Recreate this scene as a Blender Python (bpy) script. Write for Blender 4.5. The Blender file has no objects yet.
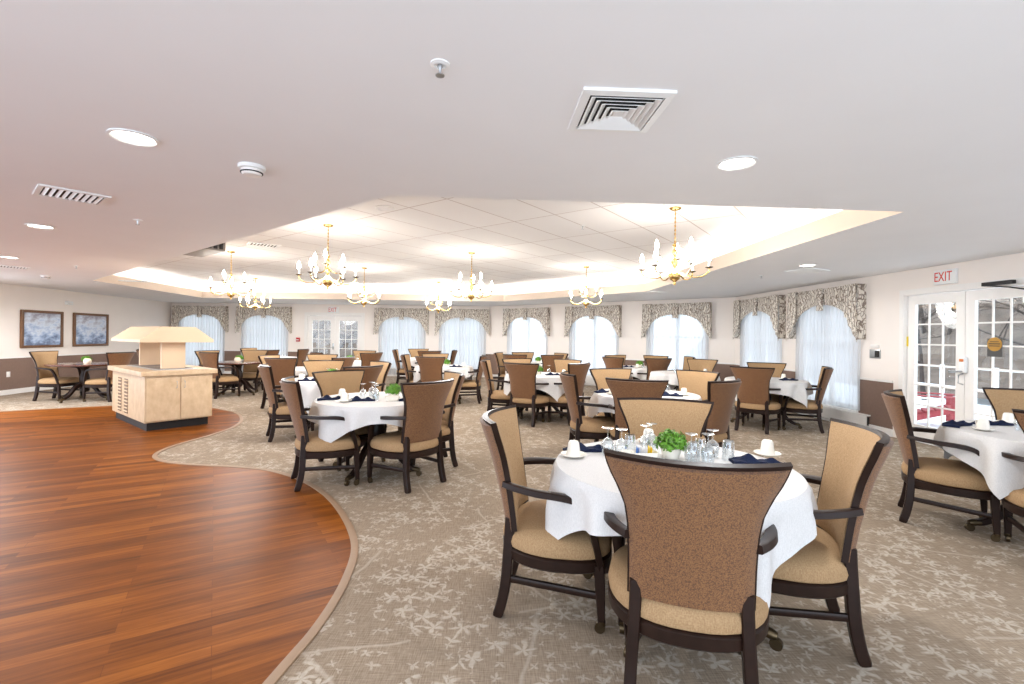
import bpy, bmesh, math, random
from mathutils import Vector, Matrix
from mathutils.geometry import tessellate_polygon
random.seed(7)
sc = bpy.context.scene
COL = sc.collection
PI = math.pi

# ------------------------------------------------------------------ camera, sky, exposure
cam_d = bpy.data.cameras.new('camera')
cam_d.sensor_width = 36.0
cam_d.lens = 475.0 / 1024 * 36
cam_d.shift_y = -6.0 / 1024
cam_d.clip_start = 0.05
cam_d.clip_end = 300
cam = bpy.data.objects.new('camera', cam_d)
COL.objects.link(cam)
ra = 0.012                       # the photographer's slight roll
cr, sr = math.cos(ra), math.sin(ra)
cam.matrix_world = Matrix(((cr, -sr, 0, 0), (0, 0, -1, 0), (sr, cr, 0, 1.43), (0, 0, 0, 1)))
sc.camera = cam

world = bpy.data.worlds.new('overcast_sky')
sc.world = world
world.use_nodes = True
wb = world.node_tree.nodes['Background']
wb.inputs[0].default_value = (0.83, 0.945, 1.095, 1)
wb.inputs[1].default_value = 1.95

sc.view_settings.view_transform = 'Standard'
sc.view_settings.look = 'None'
sc.view_settings.gamma = 1.0
sc.view_settings.use_curve_mapping = False
sc.view_settings.exposure = 0.9

CHANDELIER_UP_W = 12.0
CHANDELIER_DOWN_W = 68.0
DOWNLIGHT_W = 10.0
COVE_E = 1.7

# ------------------------------------------------------------------ materials
def s2l(c):
    return tuple(((v / 255 / 12.92) if v / 255 <= .04045 else ((v / 255 + .055) / 1.055) ** 2.4) for v in c) + (1,)

class NT:
    """small helper for node materials"""
    def __init__(self, name):
        self.m = bpy.data.materials.new(name)
        self.m.use_nodes = True
        self.t = self.m.node_tree
        self.b = self.t.nodes['Principled BSDF']
        self.out = self.t.nodes['Material Output']
    def n(self, kind, **kw):
        nd = self.t.nodes.new(kind)
        for k, v in kw.items():
            if k.startswith('i_'):
                key = k[2:]
                key = int(key) if key.isdigit() else key.replace('_', ' ')
                self.set(nd.inputs[key], v)
            else:
                setattr(nd, k, v)
        return nd
    def set(self, inp, v):
        if hasattr(v, 'is_output') or isinstance(v, bpy.types.NodeSocket):
            self.t.links.new(v, inp)
        else:
            inp.default_value = v
    def math(self, op, a, b=0.0, c=None, clamp=False):
        nd = self.t.nodes.new('ShaderNodeMath'); nd.operation = op; nd.use_clamp = clamp
        self.set(nd.inputs[0], a); self.set(nd.inputs[1], b)
        if c is not None: self.set(nd.inputs[2], c)
        return nd.outputs[0]
    def coord(self, kind='Object'):
        return self.n('ShaderNodeTexCoord').outputs[kind]
    def mapping(self, v, scale=(1, 1, 1), rot=(0, 0, 0), loc=(0, 0, 0)):
        return self.n('ShaderNodeMapping', i_Vector=v, i_Scale=scale, i_Rotation=rot, i_Location=loc).outputs[0]
    def noise(self, v, scale, detail=3, rough=.5):
        return self.n('ShaderNodeTexNoise', i_Vector=v, i_Scale=scale, i_Detail=detail, i_Roughness=rough)
    def ramp(self, f, stops):
        nd = self.n('ShaderNodeValToRGB', i_0=f)
        el = nd.color_ramp.elements
        while len(el) < len(stops): el.new(.5)
        for e, (p, c) in zip(el, stops):
            e.position = p; e.color = c
        return nd.outputs[0]
    def mix(self, f, a, b, blend='MIX'):
        nd = self.t.nodes.new('ShaderNodeMix'); nd.data_type = 'RGBA'; nd.blend_type = blend
        self.set(nd.inputs[0], f); self.set(nd.inputs[6], a); self.set(nd.inputs[7], b)
        return nd.outputs[2]
    def bump(self, h, strength=.2, dist=.01):
        nd = self.n('ShaderNodeBump', i_Strength=strength, i_Distance=dist, i_Height=h)
        self.t.links.new(nd.outputs[0], self.b.inputs['Normal'])

def plain(name, rgb, rough=.5, metal=0., var=.04, scale=12, coat=0):
    k = NT(name)
    c = s2l(rgb)
    f = k.noise(k.coord(), scale, 4).outputs[0]
    d = tuple(v * (1 - var) for v in c[:3]) + (1,)
    l = tuple(min(1, v * (1 + var)) for v in c[:3]) + (1,)
    k.set(k.b.inputs['Base Color'], k.ramp(f, [(.3, d), (.7, l)]))
    k.b.inputs['Roughness'].default_value = rough
    k.b.inputs['Metallic'].default_value = metal
    k.b.inputs['Coat Weight'].default_value = coat
    return k.m

def emit(name, rgb, e):
    k = NT(name)
    k.b.inputs['Base Color'].default_value = rgb + (1,)
    k.b.inputs['Emission Color'].default_value = rgb + (1,)
    k.b.inputs['Emission Strength'].default_value = e
    return k.m

def weave(name, dark, light, sx, sy, mid=.5, bump=.15, rough=.85):
    k = NT(name)
    co = k.coord()
    a = k.noise(k.mapping(co, (sx, sy, sy * .25)), 1, 2).outputs[0]
    b = k.noise(k.mapping(co, (sx * .3, sx, sy)), 1, 2).outputs[0]
    f = k.math('MULTIPLY_ADD', a, .5, k.math('MULTIPLY', b, .5))
    k.set(k.b.inputs['Base Color'], k.ramp(f, [(mid - .12, s2l(dark)), (mid + .12, s2l(light))]))
    k.b.inputs['Roughness'].default_value = rough
    k.b.inputs['Specular IOR Level'].default_value = .25
    k.bump(f, bump, .002)
    return k.m

M = {}
M['wall'] = plain('cream_wall_paint', (240, 231, 223), .85, var=.012, scale=3)
M['ceiling'] = plain('white_ceiling_paint', (238, 237, 237), .9, var=.01, scale=2)
M['fascia'] = plain('beige_fascia_paint', (232, 214, 196), .85, var=.01, scale=3)
M['cove'] = plain('white_cove_paint', (246, 244, 242), .8, var=.008, scale=3)
M['trim'] = plain('white_trim_paint', (238, 234, 229), .5, var=.012)
M['wainscot'] = plain('brown_wainscot', (128, 104, 91), .75, var=.05, scale=30)
M['wood'] = plain('espresso_wood', (36, 21, 15), .38, var=.2, scale=25)
M['wood'].node_tree.nodes['Principled BSDF'].inputs['Specular IOR Level'].default_value = .28
M['tablewood'] = plain('mahogany_tabletop', (92, 52, 40), .22, var=.2, scale=18, coat=.4)
M['brass'] = plain('polished_brass', (204, 170, 108), .25, 1., var=.06)
M['bronze'] = plain('dark_bronze', (92, 78, 58), .35, .9, var=.1)
M['china'] = plain('cream_china', (240, 234, 222), .25, var=.015, coat=.3)
M['navy'] = weave('navy_linen', (12, 20, 42), (24, 36, 68), 300, 300, bump=.2)
M['linen'] = weave('white_linen', (206, 203, 200), (219, 216, 213), 260, 260, bump=.06, rough=.8)
M['tan'] = weave('tan_upholstery', (148, 118, 84), (174, 142, 105), 420, 160, bump=.12)
M['steel'] = plain('brushed_steel', (178, 180, 182), .3, .9, var=.05)
M['white_metal'] = plain('white_enamel', (236, 236, 234), .4, var=.01)
M['black'] = plain('black_plastic', (22, 21, 21), .5, var=.1)
M['darkgap'] = plain('dark_duct', (40, 38, 38), .8, var=.1)
M['greybox'] = plain('grey_painted_steel', (120, 112, 106), .5, var=.08)
M['maple'] = None
M['hood'] = plain('cream_laminate', (222, 192, 158), .45, var=.02, scale=6)
M['green'] = plain('boxwood_leaf', (92, 144, 34), .5, var=.4, scale=40)
M['candle'] = plain('cream_wax', (236, 218, 196), .6, var=.03)
M['bulb'] = emit('lamp_bulb', (1., .93, .82), 26)
M['lens'] = emit('downlight_lens', (1., .96, .88), 5)
M['exit_red'] = plain('exit_red', (218, 66, 48), .5, var=.02)
M['alarm_red'] = plain('alarm_red', (176, 30, 30), .4, var=.05)
M['chair_red'] = plain('red_painted_slats', (150, 56, 60), .6, var=.08)
M['snow'] = plain('snow', (238, 240, 244), .9, var=.03, scale=2)
M['bark'] = plain('winter_bark', (66, 57, 53), .9, var=.35, scale=9)
M['hill'] = plain('leaf_litter_slope', (104, 90, 80), .95, var=.35, scale=2.5)
M['pic_frame'] = plain('walnut_picture_frame', (112, 78, 50), .4, var=.15, scale=30)
M['yellow'] = plain('yellow_paper', (242, 212, 40), .6, var=.03)
M['blue'] = plain('blue_paper', (60, 110, 180), .6, var=.03)
M['gold'] = plain('gold_vinyl', (176, 128, 34), .5, var=.05)
M['valance'] = None

# maple laminate of the buffet station
k = NT('maple_laminate')
f = k.noise(k.mapping(k.coord(), (5, 5, 3)), 2.2, 6, .65).outputs[0]
k.set(k.b.inputs['Base Color'], k.ramp(f, [(.3, s2l((194, 164, 128))), (.7, s2l((216, 190, 156)))]))
k.b.inputs['Roughness'].default_value = .38
M['maple'] = k.m

# brown jacquard of the chair backs: golden fleck on brown
k = NT('brown_jacquard')
co = k.coord()
v = k.n('ShaderNodeTexVoronoi', i_Vector=k.mapping(co, (210, 150, 210)), i_Scale=1.).outputs['Distance']
nz = k.noise(co, 90, 2).outputs[0]
f = k.math('ADD', v, k.math('MULTIPLY', nz, .35))
k.set(k.b.inputs['Base Color'], k.ramp(f, [(.40, s2l((138, 97, 60))), (.95, s2l((92, 61, 41)))]))
k.b.inputs['Roughness'].default_value = .6
k.b.inputs['Specular IOR Level'].default_value = .35
k.b.inputs['Sheen Weight'].default_value = .15
k.bump(v, .15, .002)
M['brown'] = k.m

# valance: grey-brown leaves on cream
k = NT('leaf_print_fabric')
co = k.coord()
w = k.noise(co, 5, 2).outputs['Color']
wv = k.mix(.16, co, w)
v1 = k.n('ShaderNodeTexVoronoi', feature='DISTANCE_TO_EDGE', i_Vector=k.mapping(wv, (17, 17, 10), (.3, .5, .2)), i_Scale=1.).outputs['Distance']
wa = k.n('ShaderNodeTexWave', i_Vector=wv, i_Scale=9., i_Distortion=7., i_Detail=2.).outputs['Fac']
f = k.math('MULTIPLY', k.math('SMOOTH_MIN', k.math('MULTIPLY', v1, 4.), wa, .25), 1.3)
k.set(k.b.inputs['Base Color'], k.ramp(f, [(.06, s2l((132, 118, 106))), (.22, s2l((188, 177, 164))), (.45, s2l((228, 220, 208)))]))
k.b.inputs['Roughness'].default_value = .9
M['valance'] = k.m

# sheer curtain
k = NT('white_sheer')
tr = k.n('ShaderNodeBsdfTranslucent', i_Color=(.64, .645, .66, 1))
df = k.n('ShaderNodeBsdfDiffuse', i_Color=(.88, .89, .91, 1))
tp = k.n('ShaderNodeBsdfTransparent', i_Color=(1, 1, 1, 1))
m1 = k.n('ShaderNodeMixShader', i_0=.35, i_1=tr.outputs[0], i_2=df.outputs[0])
m2 = k.n('ShaderNodeMixShader', i_0=.14, i_1=m1.outputs[0], i_2=tp.outputs[0])
k.t.links.new(m2.outputs[0], k.out.inputs[0])
M['sheer'] = k.m

# window glass / drinking glass
def glass(name, tint=(1, 1, 1, 1), base=.04, edge=.5):
    k = NT(name)
    tp = k.n('ShaderNodeBsdfTransparent', i_Color=tint)
    gl = k.n('ShaderNodeBsdfGlossy', i_Color=(1, 1, 1, 1), i_Roughness=.02)
    lw = k.n('ShaderNodeLayerWeight', i_Blend=.25).outputs['Facing']
    fac = k.math('MULTIPLY_ADD', lw, edge, base)
    k.t.links.new(k.n('ShaderNodeMixShader', i_0=fac, i_1=tp.outputs[0], i_2=gl.outputs[0]).outputs[0], k.out.inputs[0])
    return k.m
M['pane'] = glass('window_glass', (.97, .99, .98, 1), .03, .12)
M['glass'] = glass('drinking_glass', (.93, .95, .96, 1), .10, .75)

# plank floor
k = NT('cherry_plank_floor')
co = k.mapping(k.coord(), rot=(0, 0, -math.radians(32)))
br = k.n('ShaderNodeTexBrick', offset=.37, i_Vector=co, i_Scale=1., i_Mortar_Size=.0015, i_Mortar_Smooth=.2, i_Bias=0.,
         i_Brick_Width=1.05, i_Row_Height=.085, i_Color1=(0, 0, 0, 1), i_Color2=(1, 1, 1, 1), i_Mortar=(.5, .5, .5, 1))
g1 = k.noise(k.mapping(co, (2.2, 30, 1)), 1.4, 6, .62).outputs[0]
g2 = k.noise(k.mapping(co, (.7, 8, 1)), 1.2, 3).outputs[0]
f = k.math('ADD', k.math('MULTIPLY', br.outputs['Color'], .22), k.math('ADD', k.math('MULTIPLY', g1, .5), k.math('MULTIPLY', g2, .3)))
base = k.ramp(f, [(.32, s2l((86, 44, 12))), (.52, s2l((122, 66, 20))), (.72, s2l((156, 92, 34)))])
k.set(k.b.inputs['Base Color'], k.mix(k.math('MULTIPLY', br.outputs['Fac'], .6), base, s2l((90, 46, 24))))
k.b.inputs['Roughness'].default_value = .42
k.b.inputs['Specular IOR Level'].default_value = .06
M['plank'] = k.m

# carpet: woven ground, blossom sprays, vines
k = NT('floral_carpet')
co = k.coord()
n1 = k.noise(k.mapping(co, (220, 14, 1), (0, 0, .6)), 1, 2).outputs[0]
n2 = k.noise(k.mapping(co, (14, 220, 1), (0, 0, .6)), 1, 2).outputs[0]
n3 = k.noise(co, .8, 3).outputs[0]
wf = k.math('ADD', k.math('MULTIPLY', k.math('ADD', n1, n2), .4), k.math('MULTIPLY', n3, .2))
ground = k.ramp(wf, [(.36, s2l((124, 108, 90))), (.62, s2l((164, 147, 128)))])
warp = k.noise(co, 3.2, 2).outputs['Color']
wco = k.mix(.05, k.mix(.05, co, warp), k.noise(co, 14, 2).outputs['Color'])
def blossom(scale, rad, petals, seed, keep):
    p = k.mapping(wco, (scale, scale, 0.), loc=(seed, seed * 1.7, 0))
    vo = k.n('ShaderNodeTexVoronoi', voronoi_dimensions='2D', i_Vector=p, i_Scale=1., i_Randomness=.85)
    sub = k.n('ShaderNodeVectorMath', operation='SUBTRACT', i_0=p, i_1=vo.outputs['Position']).outputs[0]
    xyz = k.n('ShaderNodeSeparateXYZ', i_0=sub)
    ang = k.math('ARCTAN2', xyz.outputs[1], xyz.outputs[0])
    cs = k.n('ShaderNodeSeparateXYZ', i_0=vo.outputs['Color'])
    ph = k.math('MULTIPLY_ADD', ang, petals, k.math('MULTIPLY', cs.outputs[0], 6.28))
    rr = k.math('MULTIPLY_ADD', k.math('SINE', ph), .38 * rad, .62 * rad)
    rr = k.math('MULTIPLY', rr, k.math('GREATER_THAN', cs.outputs[1], keep))
    d = k.math('SUBTRACT', rr, vo.outputs['Distance'])
    return k.math('MULTIPLY', d, 6., clamp=True)
b1 = blossom(9.0, .56, 5, 3.1, .35)
b2 = blossom(15., .46, 4, 8.3, .55)
b3 = blossom(25., .45, 3, 1.7, .6)
cl = k.math('GREATER_THAN', k.noise(co, 2.1, 1).outputs[0], .47)
fl = k.math('MAXIMUM', k.math('MULTIPLY', k.math('MAXIMUM', b1, k.math('MULTIPLY', b3, .7)), cl), k.math('MULTIPLY', b2, .8))
vn = k.n('ShaderNodeTexVoronoi', voronoi_dimensions='2D', feature='DISTANCE_TO_EDGE', i_Vector=k.mapping(k.mix(.22, co, k.noise(co, 1.6, 2).outputs['Color']), (1.5, 1.5, 0)), i_Scale=1.).outputs['Distance']
vine = k.math('MULTIPLY', k.math('SUBTRACT', .016, vn), 90., clamp=True)
vine = k.math('MULTIPLY', vine, k.math('GREATER_THAN', k.noise(co, 1.3, 0).outputs[0], .46))
pat = k.math('MAXIMUM', fl, k.math('MULTIPLY', vine, .6))
pat = k.math('MULTIPLY', pat, k.math('MULTIPLY_ADD', k.noise(co, 60, 2).outputs[0], .7, .4))
k.set(k.b.inputs['Base Color'], k.mix(k.math('MULTIPLY', pat, .66), ground, s2l((206, 195, 180))))
k.b.inputs['Roughness'].default_value = .95
k.b.inputs['Specular IOR Level'].default_value = .1
k.bump(wf, .25, .004)
M['carpet'] = k.m

# acoustic tile: faint grid lines
k = NT('acoustic_tile')
co = k.mapping(k.coord(), rot=(0, 0, -math.radians(53)))
br = k.n('ShaderNodeTexBrick', offset=0., i_Vector=co, i_Scale=1., i_Mortar_Size=.010, i_Mortar_Smooth=.3, i_Brick_Width=1.22, i_Row_Height=.61,
         i_Color1=s2l((240, 238, 237)), i_Color2=s2l((233, 231, 230)), i_Mortar=s2l((196, 186, 182)))
k.set(k.b.inputs['Base Color'], br.outputs['Color'])
k.b.inputs['Roughness'].default_value = .95
M['tile'] = k.m

# pictures: soft blue-grey water view, its tones lightened to carry window reflections
k = NT('watercolour_print')
co = k.coord()
nz = k.noise(k.mapping(co, (1.6, 1, 3)), 2.2, 5, .6).outputs[0]
z = k.n('ShaderNodeSeparateXYZ', i_0=co).outputs[2]
f = k.math('MULTIPLY_ADD', z, .5, nz)
k.set(k.b.inputs['Base Color'], k.ramp(f, [(.26, s2l((98, 112, 140))), (.42, s2l((162, 182, 214))), (.55, s2l((214, 224, 238))), (.75, s2l((160, 158, 172)))]))
k.b.inputs['Roughness'].default_value = .12
k.b.inputs['Coat Weight'].default_value = .6
k.b.inputs['Coat Roughness'].default_value = .03
M['print'] = k.m

# ------------------------------------------------------------------ mesh helpers
def link_mesh(name, bm, mat, parent=None, smooth=True, loc=None):
    bmesh.ops.recalc_face_normals(bm, faces=bm.faces)
    me = bpy.data.meshes.new(name)
    bm.to_mesh(me); bm.free()
    for p in me.polygons: p.use_smooth = smooth
    if smooth:
        try: me.set_sharp_from_angle(angle=math.radians(38))
        except Exception: pass
    me.materials.append(mat)
    o = bpy.data.objects.new(name, me)
    COL.objects.link(o)
    if parent is not None: o.parent = parent
    if loc is not None: o.location = loc
    return o

def empty(name, loc=(0, 0, 0), rz=0.):
    o = bpy.data.objects.new(name, None)
    o.empty_display_size = .1
    COL.objects.link(o)
    o.location = loc; o.rotation_euler = (0, 0, rz)
    return o

def tag(o, label, cat, group=None, kind=None):
    o['label'] = label; o['category'] = cat
    if group: o['group'] = group
    if kind: o['kind'] = kind
    return o

def struct(o):
    o['kind'] = 'structure'
    return o

KIDS = {}
def copy_tree(o, parent=None):
    c = o.copy()
    COL.objects.link(c)
    if parent is not None: c.parent = parent
    for ch in list(o.children): copy_tree(ch, c)
    return c

def place(proto, first, loc, rz):
    """the first use takes the prototype itself, later ones copy it with its parts"""
    o = proto if first else copy_tree(proto)
    o.location = loc; o.rotation_euler = (0, 0, rz)
    return o

def box(bm, c, s, rz=0., bev=0., mat=None):
    r = bmesh.ops.create_cube(bm, size=1.)
    m = Matrix.Translation(c) @ Matrix.Rotation(rz, 4, 'Z') @ (mat or Matrix()) @ Matrix.Diagonal((s[0], s[1], s[2], 1))
    bmesh.ops.transform(bm, matrix=m, verts=r['verts'])
    if bev > 0:
        es = list({e for v in r['verts'] for e in v.link_edges})
        bmesh.ops.bevel(bm, geom=es, offset=bev, segments=2, affect='EDGES', profile=.6)

def B(): return bmesh.new()

def boxm(c, s, rz=0., bev=0.):
    bm = B(); box(bm, c, s, rz, bev); return bm

def tube(bm, pts, rad, n=8, up=(0, 0, 1), rect=False, closed=False):
    """sweep: rad[i] is a number or an (a, b) pair across / along the up vector"""
    pts = [Vector(p) for p in pts]
    if not isinstance(rad, list): rad = [rad] * len(pts)
    rings = []
    for i, p in enumerate(pts):
        a = pts[(i - 1) % len(pts)] if (i > 0 or closed) else p
        b = pts[(i + 1) % len(pts)] if (i < len(pts) - 1 or closed) else p
        t = (b - a).normalized()
        u = Vector(up)
        if abs(t.dot(u)) > .97: u = Vector((0, 1, 0)) if abs(t.y) < .9 else Vector((1, 0, 0))
        x = t.cross(u).normalized(); y = x.cross(t).normalized()
        ra_, rb_ = rad[i] if isinstance(rad[i], (tuple, list)) else (rad[i], rad[i])
        if rect:
            q = .78
            prof = [(1, q), (q, 1), (-q, 1), (-1, q), (-1, -q), (-q, -1), (q, -1), (1, -q)]
        else:
            prof = [(math.cos(2 * PI * j / n), math.sin(2 * PI * j / n)) for j in range(n)]
        rings.append([bm.verts.new(p + x * (ra_ * cx) + y * (rb_ * cy)) for cx, cy in prof])
    m = len(rings[0])
    last = len(rings) if closed else len(rings) - 1
    for i in range(last):
        r0, r1 = rings[i], rings[(i + 1) % len(rings)]
        for j in range(m):
            bm.faces.new((r0[j], r0[(j + 1) % m], r1[(j + 1) % m], r1[j]))
    if not closed:
        bm.faces.new(rings[0][::-1]); bm.faces.new(rings[-1])

def lathe(bm, prof, n=20, c=(0, 0, 0), mod=None):
    rings = []
    for r, z in prof:
        if r < 1e-5:
            rings.append([bm.verts.new((c[0], c[1], c[2] + z))])
        else:
            rings.append([])
            for j in range(n):
                a = 2 * PI * j / n
                q = r * (mod(a, z) if mod else 1)
                rings[-1].append(bm.verts.new((c[0] + q * math.cos(a), c[1] + q * math.sin(a), c[2] + z)))
    for r0, r1 in zip(rings, rings[1:]):
        for j in range(n):
            q = (r0[j % len(r0)], r0[(j + 1) % len(r0)], r1[(j + 1) % len(r1)], r1[j % len(r1)])
            u = []
            for v in q:
                if v not in u: u.append(v)
            if len(u) >= 3:
                bm.faces.new(u)

def slab(bm, fn, nu, nv):
    """closed sheet with thickness: fn(s, t, side) with s, t in 0..1 and side 0 / 1"""
    g = [[[bm.verts.new(fn(i / nu, j / nv, sd)) for j in range(nv + 1)] for i in range(nu + 1)] for sd in (0, 1)]
    for sd in (0, 1):
        for i in range(nu):
            for j in range(nv):
                q = (g[sd][i][j], g[sd][i + 1][j], g[sd][i + 1][j + 1], g[sd][i][j + 1])
                bm.faces.new(q if sd else q[::-1])
    for i in range(nu):
        for j in (0, nv):
            bm.faces.new((g[0][i][j], g[0][i + 1][j], g[1][i + 1][j], g[1][i][j]))
    for j in range(nv):
        for i in (0, nu):
            bm.faces.new((g[0][i][j], g[0][i][j + 1], g[1][i][j + 1], g[1][i][j]))

def poly_faces(bm, loops, z):
    vs = []
    for lp in loops:
        vs += [bm.verts.new((x, y, z)) for x, y in lp]
    for t in tessellate_polygon([[Vector((x, y, 0)) for x, y in lp] for lp in loops]):
        try: bm.faces.new([vs[i] for i in t])
        except ValueError: pass

def catmull(pts, n=6):
    out = []
    for i in range(len(pts) - 1):
        p0 = pts[max(i - 1, 0)]; p1 = pts[i]; p2 = pts[i + 1]; p3 = pts[min(i + 2, len(pts) - 1)]
        for j in range(n):
            t = j / n
            out.append(tuple(.5 * (2 * p1[d] + (p2[d] - p0[d]) * t + (2 * p0[d] - 5 * p1[d] + 4 * p2[d] - p3[d]) * t * t
                             + (3 * p1[d] - p0[d] - 3 * p2[d] + p3[d]) * t ** 3) for d in range(len(p1))))
    out.append(tuple(pts[-1]))
    return out

def lerp(a, b, t): return a + (b - a) * t
def prof(stops, t):
    for (a, va), (b, vb) in zip(stops, stops[1:]):
        if t <= b: return lerp(va, vb, max(0, (t - a) / (b - a)))
    return stops[-1][1]

def text_mesh(name, body, size, mat, parent, M4, depth=.002):
    cu = bpy.data.curves.new(name, 'FONT')
    cu.body = body; cu.size = size; cu.extrude = depth; cu.align_x = 'CENTER'; cu.align_y = 'CENTER'
    tmp = bpy.data.objects.new(name + '_tmp', cu)
    COL.objects.link(tmp)
    dg = bpy.context.evaluated_depsgraph_get()
    me = bpy.data.meshes.new_from_object(tmp.evaluated_get(dg))
    bpy.data.objects.remove(tmp)
    me.materials.clear(); me.materials.append(mat)
    me.transform(M4)
    o = bpy.data.objects.new(name, me)
    COL.objects.link(o); o.parent = parent
    return o

# ------------------------------------------------------------------ room shell
CZ = 2.44
P_L0, P_L1, P_B1, P_R0, P_R1 = (-10.948, 8.8), (-11.75, 16.35), (-.75, 16.35), (5.45, 11.6), (5.87, 3.0)

class Line:
    def __init__(s, a, b):
        s.a = a; s.L = math.hypot(b[0] - a[0], b[1] - a[1])
        s.dx, s.dy = (b[0] - a[0]) / s.L, (b[1] - a[1]) / s.L
        s.rz = math.atan2(s.dy, s.dx)
    def p(s, t, n=0., z=0.):        # n > 0 is outside the room
        return (s.a[0] + s.dx * t - s.dy * n, s.a[1] + s.dy * t + s.dx * n, z)
LW, BW, DW, RW = Line(P_L0, P_L1), Line(P_L1, P_B1), Line(P_B1, P_R0), Line(P_R0, P_R1)

def bx(L, t): return t - L.a[0]
BACK_W = [(-11.63, -9.71), (-9.43, -7.55), (-4.68, -2.88), (-2.59, -.82)]
WIN = {'b': [((a + b) / 2 - P_L1[0], b - a) for a, b in BACK_W],
       'd': [(1.575, 1.72), (3.965, 1.72), (6.39, 1.72)],
       'r': [(1.12, 1.70), (3.17, 1.70)]}
BDOOR = (-7.06 - P_L1[0], -5.16 - P_L1[0], 2.08)
RDOOR = (4.72, 6.42, 2.10)
WZ0, WZ1 = .28, 2.16
def wall(name, L, openings, th=.18, z1=CZ, ext=(0, 0)):
    bm = B()
    xs = [-ext[0]]
    ops = sorted(openings)
    cur = -ext[0]
    for s0, s1, z0, zt in ops:
        box(bm, ((cur + s0) / 2, th / 2, z1 / 2), (s0 - cur, th, z1))
        box(bm, ((s0 + s1) / 2, th / 2, (zt + z1) / 2), (s1 - s0, th, z1 - zt))
        if z0 > .02: box(bm, ((s0 + s1) / 2, th / 2, z0 / 2), (s1 - s0, th, z0))
        cur = s1
    e = L.L + ext[1]
    box(bm, ((cur + e) / 2, th / 2, z1 / 2), (e - cur, th, z1))
    o = struct(link_mesh(name, bm, M['wall'], smooth=False))
    o.location = L.p(0); o.rotation_euler = (0, 0, L.rz)
    return o
def wops(k_, hw): return [(c - hw / 2, c + hw / 2, WZ0, WZ1) for c, w in WIN[k_]]
OW = 1.46
wall('wall_left', LW, [], ext=(0, .2))
wall('wall_back', BW, wops('b', OW) + [(BDOOR[0], BDOOR[1], 0, BDOOR[2])], ext=(.2, 0))
wall('wall_back_right', DW, wops('d', OW))
wall('wall_right', RW, wops('r', OW) + [(RDOOR[0], RDOOR[1], 0, RDOOR[2])])

# wainscot with its white cap, baseboard
WH = .80
def band(name, L, gaps, z0, z1, d, mat):
    bm = B(); cur = 0
    for g0, g1 in sorted(gaps) + [(L.L, L.L)]:
        if g0 - cur > .02: box(bm, ((cur + g0) / 2, -d / 2, (z0 + z1) / 2), (g0 - cur, d, z1 - z0))
        cur = g1
    o = struct(link_mesh(name, bm, mat, smooth=False))
    o.location = L.p(0); o.rotation_euler = (0, 0, L.rz)
n_tr = 0
for nm, L, gaps in (('left', LW, []),
                    ('back', BW, [(c - OW / 2, c + OW / 2) for c, w in WIN['b']] + [(BDOOR[0] - .09, BDOOR[1] + .09)]),
                    ('back_right', DW, [(c - OW / 2, c + OW / 2) for c, w in WIN['d']]),
                    ('right', RW, [(c - OW / 2, c + OW / 2) for c, w in WIN['r']] + [(RDOOR[0] - .17, RDOOR[1] + .12)])):
    n_tr += 1; band('trim_%d' % n_tr, L, gaps, .11, WH, .008, M['wainscot'])
    n_tr += 1; band('trim_%d' % n_tr, L, gaps, WH, WH + .035, .022, M['trim'])
    dg = [g for g in gaps if g[1] - g[0] > 1.5 and nm in ('back', 'right') and g[1] - g[0] > OW + .1]
    band('baseboard_' + nm, L, dg, 0, .11, .016, M['trim'])

# floors
bm = B()
room = [(-10.5, -1.3), P_L0, P_L1, P_B1, P_R0, P_R1, (5.95, -1.3)]
room_o = [(-10.7, -1.3), (-11.15, 8.8), (-11.95, 16.55), (-.68, 16.55), (5.62, 11.72), (6.05, 3.0), (6.1, -1.3)]
poly_faces(bm, [room_o], 0)
struct(link_mesh('floor', bm, M['carpet'], smooth=False))
edge_pts = [(-1.35, -1.3), (-1.12, .6), (-.97, 1.94), (-.93, 2.33), (-.95, 2.76), (-1.05, 3.22), (-1.32, 3.75), (-1.67, 4.25), (-2.08, 4.66), (-2.51, 4.93),
            (-2.95, 5.05), (-3.35, 5.1), (-3.76, 5.2), (-4.06, 5.42), (-4.2, 5.75), (-4.21, 6.15), (-4.16, 6.62), (-4.2, 7.2), (-4.42, 7.79), (-4.9, 8.45), (-5.6, 8.95)]
edge = catmull(edge_pts, 8)
far = catmull([(-5.6, 8.95), (-6.2, 9.2), (-6.9, 9.25), (-7.67, 9.05), (-8.9, 8.27), (-10.75, 6.95)], 6)
wl = edge + far[1:] + [(-10.6, 5.6), (-10.5, -1.3)]
bm = B()
poly_faces(bm, [wl], .004)
struct(link_mesh('floor_wood', bm, M['plank'], smooth=False))
bm = B()
rim = edge + far[1:]
tube(bm, [(x, y, .004) for x, y in rim], [(.024, .006)] * len(rim), rect=True)
struct(link_mesh('trim_20', bm, plain('carpet_edge_strip', (150, 122, 96), .6, var=.05)))

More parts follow.
